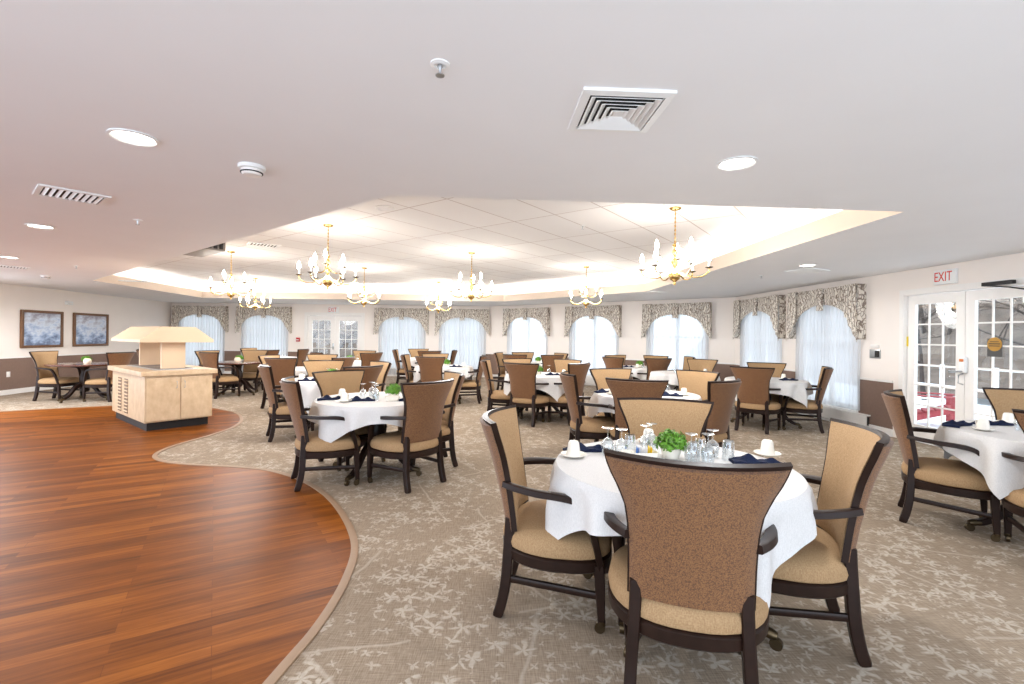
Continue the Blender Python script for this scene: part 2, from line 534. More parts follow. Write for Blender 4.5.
# ceiling with the raised tray
tray = [(-.9, 3.45), (3.06, 3.72), (2.92, 10.4), (-.25, 13.9), (-9.05, 13.85), (-8.4, 9.5)]   # anticlockwise
def offset(poly, d):
    out = []
    n = len(poly)
    for i in range(n):
        a, b, c = Vector(poly[i - 1]), Vector(poly[i]), Vector(poly[(i + 1) % n])
        e1 = (b - a).normalized(); e2 = (c - b).normalized()
        n1 = Vector((e1.y, -e1.x)); n2 = Vector((e2.y, -e2.x))
        bis = (n1 + n2).normalized()
        out.append(tuple(b + bis * (d / max(.3, bis.dot(n1)))))
    return out
bm = B()
poly_faces(bm, [room_o, tray], CZ)
struct(link_mesh('ceiling', bm, M['ceiling'], smooth=False))
def strip(bm, pa, za, pb, zb):
    n = len(pa)
    va = [bm.verts.new((x, y, za)) for x, y in pa]; vb = [bm.verts.new((x, y, zb)) for x, y in pb]
    for i in range(n): bm.faces.new((va[i], va[(i + 1) % n], vb[(i + 1) % n], vb[i]))
t_in, t_lip, t_cove = tray, offset(tray, .03), offset(tray, .30)
bm = B()
strip(bm, t_in, CZ, t_in, 2.63); strip(bm, t_in, 2.63, t_lip, 2.63); strip(bm, t_lip, 2.63, t_lip, 2.57)
struct(link_mesh('trim_21', bm, M['fascia'], smooth=False))
bm = B()
strip(bm, t_lip, 2.57, t_cove, 2.57); strip(bm, t_cove, 2.57, t_cove, 2.74)
c1 = offset(tray, .28); c2 = offset(tray, .20); c3 = offset(tray, .10)
strip(bm, t_cove, 2.74, c1, 2.755); strip(bm, c1, 2.755, c2, 2.80); strip(bm, c2, 2.80, c2, 2.82); strip(bm, c2, 2.82, c3, 2.90)
struct(link_mesh('trim_22', bm, M['cove'], smooth=False))
bm = B()
poly_faces(bm, [offset(tray, .34)], 2.90)
struct(link_mesh('ceiling_tray', bm, M['tile'], smooth=False))
# the lamp hidden in the cove
bm = B()
cl_ = offset(tray, .14)
tube(bm, [(x, y, 2.585) for x, y in cl_], .012, n=6, closed=True)
tag(link_mesh('cove_light', bm, emit('cove_lamp', (1., .97, .94), COVE_E * 6)), 'thin strip lamp hidden on the ledge of the raised ceiling tray', 'light')

# ------------------------------------------------------------------ windows, curtains
def local(L, t, n=0., z=0.): return L.p(t, n, z)
def make_window(idx, L, c):
    o = struct(empty('window_%d' % idx, L.p(c), L.rz))
    w, h = OW, WZ1 - WZ0
    bm = B()
    zc = (WZ0 + WZ1) / 2
    for s in (-1, 1): box(bm, (s * (w / 2 - .03), .1, zc), (.06, .07, h))
    for z in (WZ0 + .03, WZ1 - .03): box(bm, (0, .1, z), (w - .12, .07, .06))
    box(bm, (0, .1, zc), (.07, .06, h - .12))
    box(bm, (0, .1, 1.45), (w - .12, .05, .06))
    link_mesh('window_frame', bm, M['trim'], o, smooth=False)
    link_mesh('glass_pane', boxm((0, .115, zc), (w - .1, .006, h - .1)), M['pane'], o, smooth=False)
    bm = B(); box(bm, (0, .02, WZ0 - .015), (w, .13, .03), bev=.006)
    link_mesh('window_sill', bm, M['trim'], o, smooth=False)

def make_sheer(w, z0=.06):
    o = empty('sheer_curtain')
    nw = 34
    def fn(s, t, sd):
        x = (s - .5) * w
        f = .016 * math.sin(s * 2 * PI * nw / 2) + .008 * math.sin(s * 2 * PI * 7.3 + 1)
        f *= .5 + .5 * (1 - t)
        z = lerp(z0, 2.18, t)
        return (x + .004 * math.sin(z * 5 + s * 20), -.05 + f, z)
    for nm, s0, s1 in (('curtain_panel', 0., .505), ('curtain_panel', .495, 1.)):
        bm = B()
        nu, nv = 110, 6
        vs = [[bm.verts.new(fn(lerp(s0, s1, i / nu), j / nv, 0)) for j in range(nv + 1)] for i in range(nu + 1)]
        for i in range(nu):
            for j in range(nv):
                bm.faces.new((vs[i][j], vs[i + 1][j], vs[i + 1][j + 1], vs[i][j + 1]))
        link_mesh(nm, bm, M['sheer'], o)
    bm = B(); tube(bm, [(-w / 2 - .02, -.05, 2.19), (w / 2 + .02, -.05, 2.19)], .012)
    link_mesh('curtain_rod', bm, M['white_metal'], o)
    return o

def make_valance(w):
    o = empty('valance')
    hw = w / 2
    top = 2.33
    def low(a):                      # a = |x| / hw
        return 2.04 - .30 * min(1, a / .88) ** 2.6
    def fn(s, t, sd):
        a = s * 2 - 1
        x = a * (hw - .05)
        z0 = low(abs(a)); z = lerp(z0, top, t)
        f = .010 * math.sin(a * 9 * (1.3 - .4 * t)) * (1 - t)
        return (x, -.125 + f - (0 if sd else .016), z)
    bm = B(); slab(bm, fn, 48, 6)
    link_mesh('swag', bm, M['valance'], o)
    bm = B()
    box(bm, (0, -.068, top - .012), (w, .13, .024)); 
    for s in (-1, 1): box(bm, (s * (hw + .002), -.075, lerp(1.44, top, .5)), (.014, .145, top - 1.44))
    link_mesh('valance_board', bm, M['valance'], o, smooth=False)
    for s in (-1, 1):
        def fj(u, t, sd, s=s):
            x = s * (hw + .008 - u * .24 + .03 * (1 - t) * (1 - u))
            zb = lerp(1.40, 1.80, u) if u < .85 else 1.80
            pl = .022 * abs(((u * 3.0) % 1.) * 2 - 1)
            return (x, -.148 - pl - (0 if sd else .014), lerp(zb, top + .004, t))
        bm = B(); slab(bm, fj, 18, 5)
        link_mesh('jabot', bm, M['valance'], o)
    def fp(u, t, sd):
        ww = lerp(.085, .06, t)
        a = u * 2 - 1
        return (a * ww, -.15 - .028 * (1 - a * a) - (0 if sd else .012), lerp(1.94, top + .004, t))
    bm = B(); slab(bm, fp, 8, 4)
    link_mesh('center_pleat', bm, M['valance'], o)
    return o

wi = 0
where = ['leftmost window of the back wall', 'back window just left of the glazed doors', 'back wall window just right of the glazed doors',
         'back wall window nearest the room corner', 'left window of the angled wall', 'middle window of the angled wall', 'right window of the angled wall',
         'right wall window nearest the far corner', 'right wall window next to the exit doors']
vproto = {}; sproto = {}
for key, L in (('b', BW), ('d', DW), ('r', RW)):
    for c, w in WIN[key]:
        wi += 1
        make_window(wi, L, c)
        z0 = .30 if key != 'b' else .06
        if key not in vproto:
            vproto[key] = make_valance(1.8 if key == 'b' else w); sproto[key] = make_sheer(1.62, z0); f1 = True
        else: f1 = False
        v = place(vproto[key], f1, L.p(c), L.rz); s = place(sproto[key], f1, L.p(c), L.rz)
        tag(v, 'arched leaf print fabric valance over the ' + where[wi - 1], 'valance', 'window valances')
        tag(s, 'white sheer curtain at the ' + where[wi - 1], 'curtain', 'sheer curtains')

# baseboard heater below the right and angled windows
for L, a, b, txt in ((RW, .15, 4.15, 'long beige baseboard heater below the right wall windows'), (DW, .5, 7.5, 'long beige baseboard heater below the angled wall windows')):
    o = empty('baseboard_heater', L.p((a + b) / 2), L.rz)
    w = b - a
    bm = B(); box(bm, (0, -.075, .15), (w, .012, .17)); box(bm, (0, -.04, .245), (w, .08, .018)); box(bm, (0, -.06, .03), (w, .05, .03))
    link_mesh('heater_cover', bm, M['trim'], o, smooth=False)
    link_mesh('heater_fins', boxm((0, -.035, .15), (w - .05, .05, .13)), M['darkgap'], o, smooth=False)
    tag(o, txt, 'heater')

# ------------------------------------------------------------------ glazed doors
def leaf(L, c, w, h, cols, rows, stile, bottom, idx, handle_side, th=.045):
    o = struct(empty('door_%d' % idx, L.p(c), L.rz))
    bm = B()
    y = .06
    for s in (-1, 1): box(bm, (s * (w / 2 - stile / 2), y, h / 2 + .01), (stile, th, h))
    box(bm, (0, y, h - stile * .55 + .01), (w - 2 * stile, th, stile * 1.1)); box(bm, (0, y, bottom / 2 + .01), (w - 2 * stile, th, bottom))
    link_mesh('door_frame', bm, M['trim'], o, smooth=False)
    gw, z0, z1 = w - 2 * stile, bottom + .01, h - stile * 1.1 + .01
    bm = B()
    for i in range(1, cols): box(bm, (-gw / 2 + gw * i / cols, y, (z0 + z1) / 2), (.020, .014, z1 - z0))
    for j in range(1, rows): box(bm, (0, y, lerp(z0, z1, j / rows)), (gw, .013, .020))
    link_mesh('muntins', bm, M['trim'], o, smooth=False)
    link_mesh('glass_pane', boxm((0, y + .004, (z0 + z1) / 2), (gw + .02, .006, z1 - z0 + .02)), M['pane'], o, smooth=False)
    if handle_side:
        bm = B()
        hx = handle_side * (w / 2 - .05)
        box(bm, (hx, y - .03, 1.0), (.05, .02, .22), bev=.006)
        tube(bm, [(hx, y - .05, .97), (hx, y - .075, .97), (hx - handle_side * .1, y - .075, .97)], .010)
        link_mesh('door_handle', bm, M['steel'], o)
    return o
def casing(name, L, t0, t1, h, d=.02, w=.09):
    bm = B()
    box(bm, (t0 - w / 2 + .01, -d / 2, h / 2), (w, d, h)); box(bm, (t1 + w / 2 - .01, -d / 2, h / 2), (w, d, h))
    box(bm, ((t0 + t1) / 2, -d / 2, h + w / 2 - .01), (t1 - t0 + 2 * w - .02, d, w))
    for t in (t0 + .01, t1 - .01): box(bm, (t, .09, h / 2), (.02, .18, h))
    box(bm, ((t0 + t1) / 2, .09, h - .01), (t1 - t0 - .04, .18, .02))
    o = struct(link_mesh(name, bm, M['trim'], smooth=False))
    o.location = L.p(0); o.rotation_euler = (0, 0, L.rz)
casing('trim_23', BW, BDOOR[0], BDOOR[1], BDOOR[2])
casing('trim_24', RW, RDOOR[0], RDOOR[1], RDOOR[2], w=.07)
bwid = (BDOOR[1] - BDOOR[0] - .05) / 2
leaf(BW, BDOOR[0] + .022 + bwid / 2, bwid, 2.04, 3, 5, .15, .28, 1, 1)
leaf(BW, BDOOR[1] - .022 - bwid / 2, bwid, 2.04, 3, 5, .15, .28, 2, 0)
rwid = (RDOOR[1] - RDOOR[0] - .05) / 2
leaf(RW, RDOOR[0] + .022 + rwid / 2, rwid, 2.06, 3, 6, .115, .24, 3, 0)
leaf(RW, RDOOR[1] - .022 - rwid / 2, rwid, 2.06, 3, 6, .115, .24, 4, 0)

# door hardware of the exit door
lt = RDOOR[0] + .022 + rwid
o = empty('door_latch', RW.p(lt + .01), RW.rz)
bm = B(); box(bm, (0, .012, 1.13), (.075, .05, .20), bev=.01)
link_mesh('latch_body', bm, M['white_metal'], o)
link_mesh('indicator', boxm((0, -.017, 1.19), (.05, .008, .035), bev=.002), plain('orange_enamel', (214, 120, 50), .4), o)
bm = B(); tube(bm, [(0, .0, 1.05), (0, -.05, 1.05), (-.06, -.06, 1.04), (-.12, -.06, 1.04)], .012)
link_mesh('lever', bm, M['steel'], o)
bm = B(); tube(bm, [(-.02, .03, 1.02), (-.02, -.03, 1.0), (-.02, -.035, .9), (-.02, .03, .88)], .009)
link_mesh('pull_handle', bm, M['steel'], o)
tag(o, 'white latch box with an orange mark and lever at the meeting of the exit doors', 'latch')
o = empty('door_closer', RW.p(RDOOR[0] + 1.62, -.03), RW.rz)
link_mesh('closer_body', boxm((.1, -.01, 1.92), (.26, .075, .11), bev=.012), M['white_metal'], o)
bm = B(); box(bm, (-.28, -.05, 2.115), (.34, .05, .045), bev=.006)
tube(bm, [(-.42, -.06, 2.10), (-.1, -.12, 2.05), (.14, -.06, 1.985)], [(.014, .008)] * 3, rect=True)
link_mesh('closer_arm', bm, M['black'], o)
tag(o, 'white door closer with black arm at the top of the right exit door', 'door closer')
o = empty('door_sticker', RW.p(RDOOR[1] - .022 - rwid / 2 - .07, .05), RW.rz)
link_mesh('sticker_backing', boxm((0, 0, 1.36), (.17, .003, .22)), plain('charcoal_vinyl', (70, 68, 66), .5), o, smooth=False)
bm = B(); lathe(bm, [(0, -.002), (.083, -.002), (.083, .002), (0, .002)], 32)
bmesh.ops.transform(bm, matrix=Matrix.Translation((0, -.004, 1.40)) @ Matrix.Rotation(PI / 2, 4, 'X'), verts=bm.verts)
link_mesh('round_seal', bm, M['gold'], o)
bm = B(); box(bm, (0, -.0075, 1.405), (.13, .002, .012)); box(bm, (0, -.0075, 1.38), (.12, .002, .010)); box(bm, (0, -.0075, 1.43), (.10, .002, .008))
link_mesh('seal_bars', bm, M['black'], o, smooth=False)
tag(o, 'dark sticker with a round gold seal on the right exit door glass', 'sticker')
o = link_mesh('jamb_tag', boxm((0, 0, 1.42), (.014, .035, .14)), M['yellow'], None, smooth=False)
o.location = RW.p(RDOOR[0] + .028, .04); o.rotation_euler = (0, 0, RW.rz)
tag(o, 'small yellow tag on the left jamb of the exit door', 'tag')

def exit_sign(L, t, z, w, h, txt):
    o = empty('exit_sign', L.p(t, -.02, z), L.rz)
    link_mesh('sign_body', boxm((0, 0, 0), (w, .04, h), bev=.006), M['white_metal'], o)
    text_mesh('sign_letters', 'EXIT', h * .82, M['exit_red'], o, Matrix.Translation((-w * .06, -.0215, 0)) @ Matrix.Rotation(PI / 2, 4, 'X') @ Matrix.Diagonal((.78, 1.15, 1, 1)), .0015)
    tag(o, txt, 'exit sign')
exit_sign(RW, 5.36, 2.275, .30, .19, 'white sign with red EXIT letters above the right wall doors')
exit_sign(BW, -6.15 - P_L1[0], 2.25, .38, .22, 'white sign with red EXIT letters above the far back doors')

# small things on the walls
def wall_item(name, L, t, z, parts, label, cat):
    o = empty(name, L.p(t, 0, z), L.rz)
    for pn, c, s, m, bv in parts: link_mesh(pn, boxm(c, s, bev=bv), M[m], o)
    tag(o, label, cat)
wall_item('thermostat', RW, 4.22, 1.22, [('plate', (0, -.008, 0), (.20, .016, .14), 'steel', .004), ('screen', (.05, -.02, 0), (.08, .01, .10), 'darkgap', .003), ('sensor_cap', (0, -.015, .12), (.14, .03, .05), 'trim', .005)],
          'grey wall control box with dark panel between the window and exit door', 'control')
wall_item('fire_alarm', BW, -7.35 - P_L1[0], 1.22, [('pull_station', (0, -.03, 0), (.12, .06, .14), 'alarm_red', .008), ('pull_bar', (0, -.065, -.01), (.09, .02, .03), 'white_metal', .004)],
          'small red fire alarm pull box left of the far back doors', 'alarm')
wall_item('wall_outlet', LW, 1.7, .45, [('cover_plate', (0, -.014, 0), (.08, .012, .12), 'trim', .003), ('sockets', (0, -.022, 0), (.035, .006, .07), 'white_metal', .002)],
          'white wall outlet on the brown wainscot at far left', 'outlet')
wall_item('wall_sensor', LW, 3.28, 2.13, [('sensor_box', (0, -.035, 0), (.18, .07, .09), 'white_metal', .01), ('sensor_lens', (0, -.075, -.01), (.08, .02, .04), 'trim', .005)],
          'small white sensor box high on the left wall', 'sensor')

# framed pictures
for t0, t1, txt in ((4.78 - 2.816, 5.92 - 2.816, 'left of two wood framed blue prints on the left wall'), (6.25 - 2.816, 7.45 - 2.816, 'right of two wood framed blue prints on the left wall, nearer the corner')):
    o = empty('framed_picture', LW.p((t0 + t1) / 2, 0, 1.46), LW.rz)
    w, h = t1 - t0, .88
    bm = B()
    for s in (-1, 1):
        box(bm, (s * (w / 2 - .03), -.03, 0), (.06, .05, h), bev=.012); box(bm, (0, -.03, s * (h / 2 - .03)), (w - .1, .05, .06), bev=.012)
    link_mesh('frame', bm, M['pic_frame'], o, smooth=False)
    link_mesh('print', boxm((0, -.018, 0), (w - .1, .012, h - .1)), M['print'], o, smooth=False)
    tag(o, txt, 'picture', 'framed prints on the left wall')

# ------------------------------------------------------------------ ceiling fittings
def downlight(x, y, txt, k=1.):
    o = empty('downlight', (x, y, CZ))
    bm = B(); lathe(bm, [(.108, .0), (.112, -.008), (.098, -.010), (.088, -.003), (.088, .0)], 32)
    link_mesh('trim_ring', bm, M['white_metal'], o)
    bm = B(); lathe(bm, [(0, -.002), (.087, -.002), (.087, .0), (0, .0)], 32)
    link_mesh('lens', bm, M['lens'], o)
    tag(o, txt, 'light', 'recessed downlights')
    ld = bpy.data.lights.new('downlight_lamp', 'SPOT'); ld.energy = DOWNLIGHT_W * 4 * k; ld.spot_size = math.radians(172); ld.spot_blend = .35
    ld.shadow_soft_size = .08; ld.color = (.96, .98, 1.)
    lo = bpy.data.objects.new('lamp', ld); COL.objects.link(lo); lo.parent = o; lo.location = (0, 0, -.03)
downlight(-1.98, 2.47, 'large round recessed downlight nearest the camera on the left')
downlight(1.28, 2.73, 'round recessed downlight right of the square air vent')
downlight(-4.58, 4.6, 'round recessed downlight beyond the slatted vent on the left')
downlight(-6.98, 6.58, 'farthest round recessed downlight at the left edge')
downlight(4.0, 6.45, 'round recessed downlight on the right, beside the square ceiling vent', .35)

# unseen downlights added out of frame to brighten the left wall and ceiling
for x, y, k, t in ((-9.3, 8.0, 5., 'added unseen downlight over the far left of the room, beside the left wall'), (-9.2, 6.2, 3., 'added unseen downlight over the far left end of the wood floor'),
                   (-6.2, 3.6, 2., 'added unseen downlight over the wood floor left of the camera')):
    downlight(x, y, t, k)

# square diffuser
bm = B()
o = empty('air_diffuser', (.46, 2.12, CZ), math.radians(3))
S = .385
def ring(bm, a0, z0, a1, z1):
    pa = [(-a0, -a0), (a0, -a0), (a0, a0), (-a0, a0)]; pb = [(-a1, -a1), (a1, -a1), (a1, a1), (-a1, a1)]
    strip(bm, pa, z0, pb, z1)
ring(bm, S / 2, .0, S / 2, -.012); ring(bm, S / 2, -.012, S / 2 - .035, -.016); ring(bm, S / 2 - .035, -.016, S / 2 - .035, -.001)
link_mesh('diffuser_frame', bm, M['white_metal'], o, smooth=False)
for i in range(5):
    bm = B(); a = S / 2 - .042 - i * .028
    ring(bm, a, -.018, a - .022, -.004); ring(bm, a - .022, -.004, a - .0235, -.006); ring(bm, a - .0235, -.006, a - .002, -.0195); ring(bm, a - .002, -.0195, a, -.018)
    if i == 4: box(bm, (0, 0, -.012), (2 * a - .03, 2 * a - .03, .006))
    link_mesh('louver', bm, M['white_metal'], o, smooth=False)
link_mesh('duct_opening', boxm((0, 0, -.002), (S - .06, S - .06, .002)), M['darkgap'], o, smooth=False)
tag(o, 'large square white ceiling diffuser with nested louvers near the camera', 'vent')

def slat_vent(x, y, w, d, rz, txt, z=CZ, n=9):
    o = empty('ceiling_vent', (x, y, z), rz)
    bm = B()
    for s in (-1, 1):
        box(bm, (s * (w / 2 - .015), 0, -.006), (.03, d, .012)); box(bm, (0, s * (d / 2 - .015), -.006), (w - .06, .03, .012))
    link_mesh('vent_frame', bm, M['white_metal'], o, smooth=False)
    link_mesh('duct_opening', boxm((0, 0, -.0015), (w - .05, d - .05, .003)), M['darkgap'], o, smooth=False)
    bm = B()
    for i in range(n):
        box(bm, (-w / 2 + .05 + (w - .1) * i / (n - 1), 0, -.007), (.022, d - .06, .003), mat=Matrix.Rotation(.6, 4, 'Y'))
    link_mesh('vent_slats', bm, M['white_metal'], o, smooth=False)
    tag(o, txt, 'vent')
slat_vent(-3.28, 3.53, .39, .36, .87, 'white slatted ceiling vent on the left near the first downlight')
slat_vent(-8.0, 7.6, .39, .36, .87, 'white slatted ceiling vent at the far left edge')
slat_vent(4.3, 6.95, .42, .42, .5, 'square white ceiling vent on the right, before the exit doors')
slat_vent(-7.55, 9.5, .5, .17, .3, 'slim white ceiling vent near the left tip of the raised tray')
slat_vent(-4.15, 7.9, .5, .3, .66, 'white vent in the raised ceiling between the left chandeliers', 2.9)
slat_vent(3.2, 10.4, .4, .2, .66, 'small white ceiling vent before the angled window wall')

def small_ceiling(name, x, y, z, profs, txt, cat):
    o = empty(name, (x, y, z))
    for pn, pf, m in profs:
        bm = B(); lathe(bm, pf, 24); link_mesh(pn, bm, M[m], o)
    tag(o, txt, cat)
DET = [('detector_base', [(0, 0), (.075, 0), (.075, -.02), (.068, -.024), (0, -.024)], 'white_metal'),
       ('detector_head', [(.058, -.024), (.06, -.04), (.048, -.055), (.03, -.058), (0, -.058)], 'trim'), ('sensor_slot', [(.05, -.045), (.0625, -.0435), (.0625, -.038), (.05, -.036)], 'darkgap')]
small_ceiling('smoke_detector', -1.59, 2.88, CZ, DET, 'round white smoke detector on the near left ceiling', 'smoke detector')
small_ceiling('smoke_detector', -8.6, 8.75, CZ, DET, 'small white smoke detector on the far left ceiling', 'smoke detector')
SPR = [('escutcheon', [(0, 0), (.036, 0), (.036, -.004), (.022, -.008), (.018, -.003), (0, -.003)], 'white_metal'),
       ('sprinkler_body', [(.009, 0), (.010, -.012), (.006, -.02), (.004, -.04), (0, -.04)], 'steel'),
       ('deflector', [(0, -.044), (.017, -.044), (.017, -.041), (0, -.041)], 'steel')]
for x, y, z, t in ((-.28, 1.77, CZ, 'recessed sprinkler head on the near ceiling, left of the square diffuser'), (-3.4, 4.3, CZ, 'sprinkler head on the left ceiling beyond the slatted vent'),
                   (-6.8, 7.4, CZ, 'far sprinkler head on the left ceiling'), (3.95, 7.55, CZ, 'sprinkler head on the right ceiling before the windows'), (.92, 6.3, 2.9, 'sprinkler head under the raised tile ceiling')):
    small_ceiling('sprinkler', x, y, z, SPR, t, 'sprinkler')
small_ceiling('ceiling_speaker', -1.49, 5.52, 2.9, [('speaker_rim', [(.11, 0), (.115, -.008), (.10, -.012), (.10, 0)], 'white_metal'), ('speaker_grille', [(0, -.006), (.10, -.006), (.10, 0), (0, 0)], 'ceiling')],
              'round white speaker disc on the raised tile ceiling', 'speaker')
o = empty('ceiling_unit', (-4.95, 7.45, 2.9), math.radians(-38))
bm = B(); box(bm, (0, 0, -.13), (.95, .45, .18), bev=.01)
for sx in (-1, 1):
    for sy in (-1, 1): tube(bm, [(sx * .4, sy * .17, -.05), (sx * .4, sy * .17, 0)], .01)
link_mesh('unit_case', bm, M['greybox'], o)
bm = B()
for i in range(6): box(bm, (0, -.23, -.19 + i * .024), (.85, .012, .012))
for i in range(5): box(bm, (.48, -.16 + i * .08, -.13), (.012, .05, .13))
link_mesh('unit_grille', bm, M['darkgap'], o, smooth=False)
tag(o, 'grey louvered unit hanging in the left corner of the raised ceiling tray', 'ceiling unit')

# ------------------------------------------------------------------ chandeliers
def make_chandelier():
    o = empty('chandelier')
    # z measured down from the ceiling canopy
    bm = B(); lathe(bm, [(0, 0), (.065, 0), (.066, -.012), (.05, -.022), (.02, -.032), (0, -.034)], 24)
    link_mesh('canopy', bm, M['brass'], o)
    bm = B(); tube(bm, [(0, 0, -.03), (0, 0, -.42)], .0055, n=8)
    for i in range(8): lathe(bm, [(.0, .016), (.010, .008), (.010, -.008), (0, -.016)], 8, (0, 0, -.07 - i * .045))
    link_mesh('hanging_rod', bm, M['brass'], o)
    bm = B()
    lathe(bm, [(0, -.40), (.018, -.405), (.03, -.42), (.016, -.44), (.012, -.46), (.028, -.49), (.032, -.51), (.018, -.54), (.014, -.57), (.034, -.60), (.038, -.625), (.02, -.65),
               (.016, -.68), (.03, -.70), (.048, -.715), (.062, -.75), (.066, -.78), (.05, -.81), (.026, -.825), (.012, -.84), (.016, -.855), (.012, -.87), (0, -.875)], 20)
    link_mesh('column', bm, M['brass'], o)
    def arm(r, z_hub, z_dip, z_cup, a):
        path = catmull([(.03, 0, z_hub), (r * .28, 0, z_hub - .02), (r * .55, 0, z_dip), (r * .82, 0, z_dip + .01), (r, 0, z_cup - .03), (r, 0, z_cup)], 4)
        m = Matrix.Rotation(a, 4, 'Z')
        bm = B(); tube(bm, path, .0075, n=6)
        bmesh.ops.transform(bm, matrix=m, verts=bm.verts)
        ao = link_mesh('arm', bm, M['brass'], o)
        cx, cy = r * math.cos(a), r * math.sin(a)
        bm = B(); lathe(bm, [(0, 0), (.012, 0), (.040, .012), (.042, .016), (.014, .012), (.014, .022), (0, .022)], 16, (cx, cy, z_cup))
        link_mesh('drip_cup', bm, M['bronze'], ao)
        bm = B(); lathe(bm, [(.011, .016), (.011, .085), (0, .085)], 12, (cx, cy, z_cup))
        link_mesh('candle_sleeve', bm, M['cove'], ao)
        bm = B(); lathe(bm, [(.010, .085), (.021, .102), (.025, .122), (.019, .155), (.007, .19), (0, .20)], 12, (cx, cy, z_cup))
        link_mesh('bulb', bm, M['bulb'], ao)
    for i in range(6): arm(.36, -.73, -.79, -.70, i * PI / 3 + .3)
    for i in range(3): arm(.21, -.60, -.64, -.56, i * 2 * PI / 3 + .75)
    return o
CH = [(-2.5, 6.42, 'large brass chandelier nearest the camera on the left'), (1.83, 5.37, 'large brass chandelier nearest the camera on the right'),
      (-.73, 8.42, 'brass chandelier over the room center between the two nearest ones'), (1.54, 9.94, 'brass chandelier before the angled window wall'),
      (-3.28, 10.5, 'brass chandelier before the glazed back doors'), (-5.1, 8.6, 'leftmost brass chandelier beside the hanging grey unit'),
      (-6.9, 12.75, 'small far brass chandelier before the second back window'), (-2.04, 13.1, 'farthest small brass chandelier before the back windows')]
cp = make_chandelier()
for i, (x, y, t) in enumerate(CH):
    o = place(cp, i == 0, (x, y, 2.9), i * .37)
    tag(o, t, 'chandelier', 'brass candle chandeliers')
for x, y, t in CH:
    ld = bpy.data.lights.new('candle_glow', 'POINT'); ld.energy = CHANDELIER_UP_W; ld.shadow_soft_size = .30; ld.color = (1., .985, .965)
    lo = bpy.data.objects.new('candle_glow', ld); COL.objects.link(lo); lo.location = (x, y, 2.10)
    ld = bpy.data.lights.new('candle_downlight', 'SPOT'); ld.energy = CHANDELIER_DOWN_W; ld.shadow_soft_size = .35; ld.color = (.97, .985, 1.)
    ld.spot_size = PI; ld.spot_blend = .15
    lo = bpy.data.objects.new('candle_downlight', ld); COL.objects.link(lo); lo.location = (x, y, 2.30)

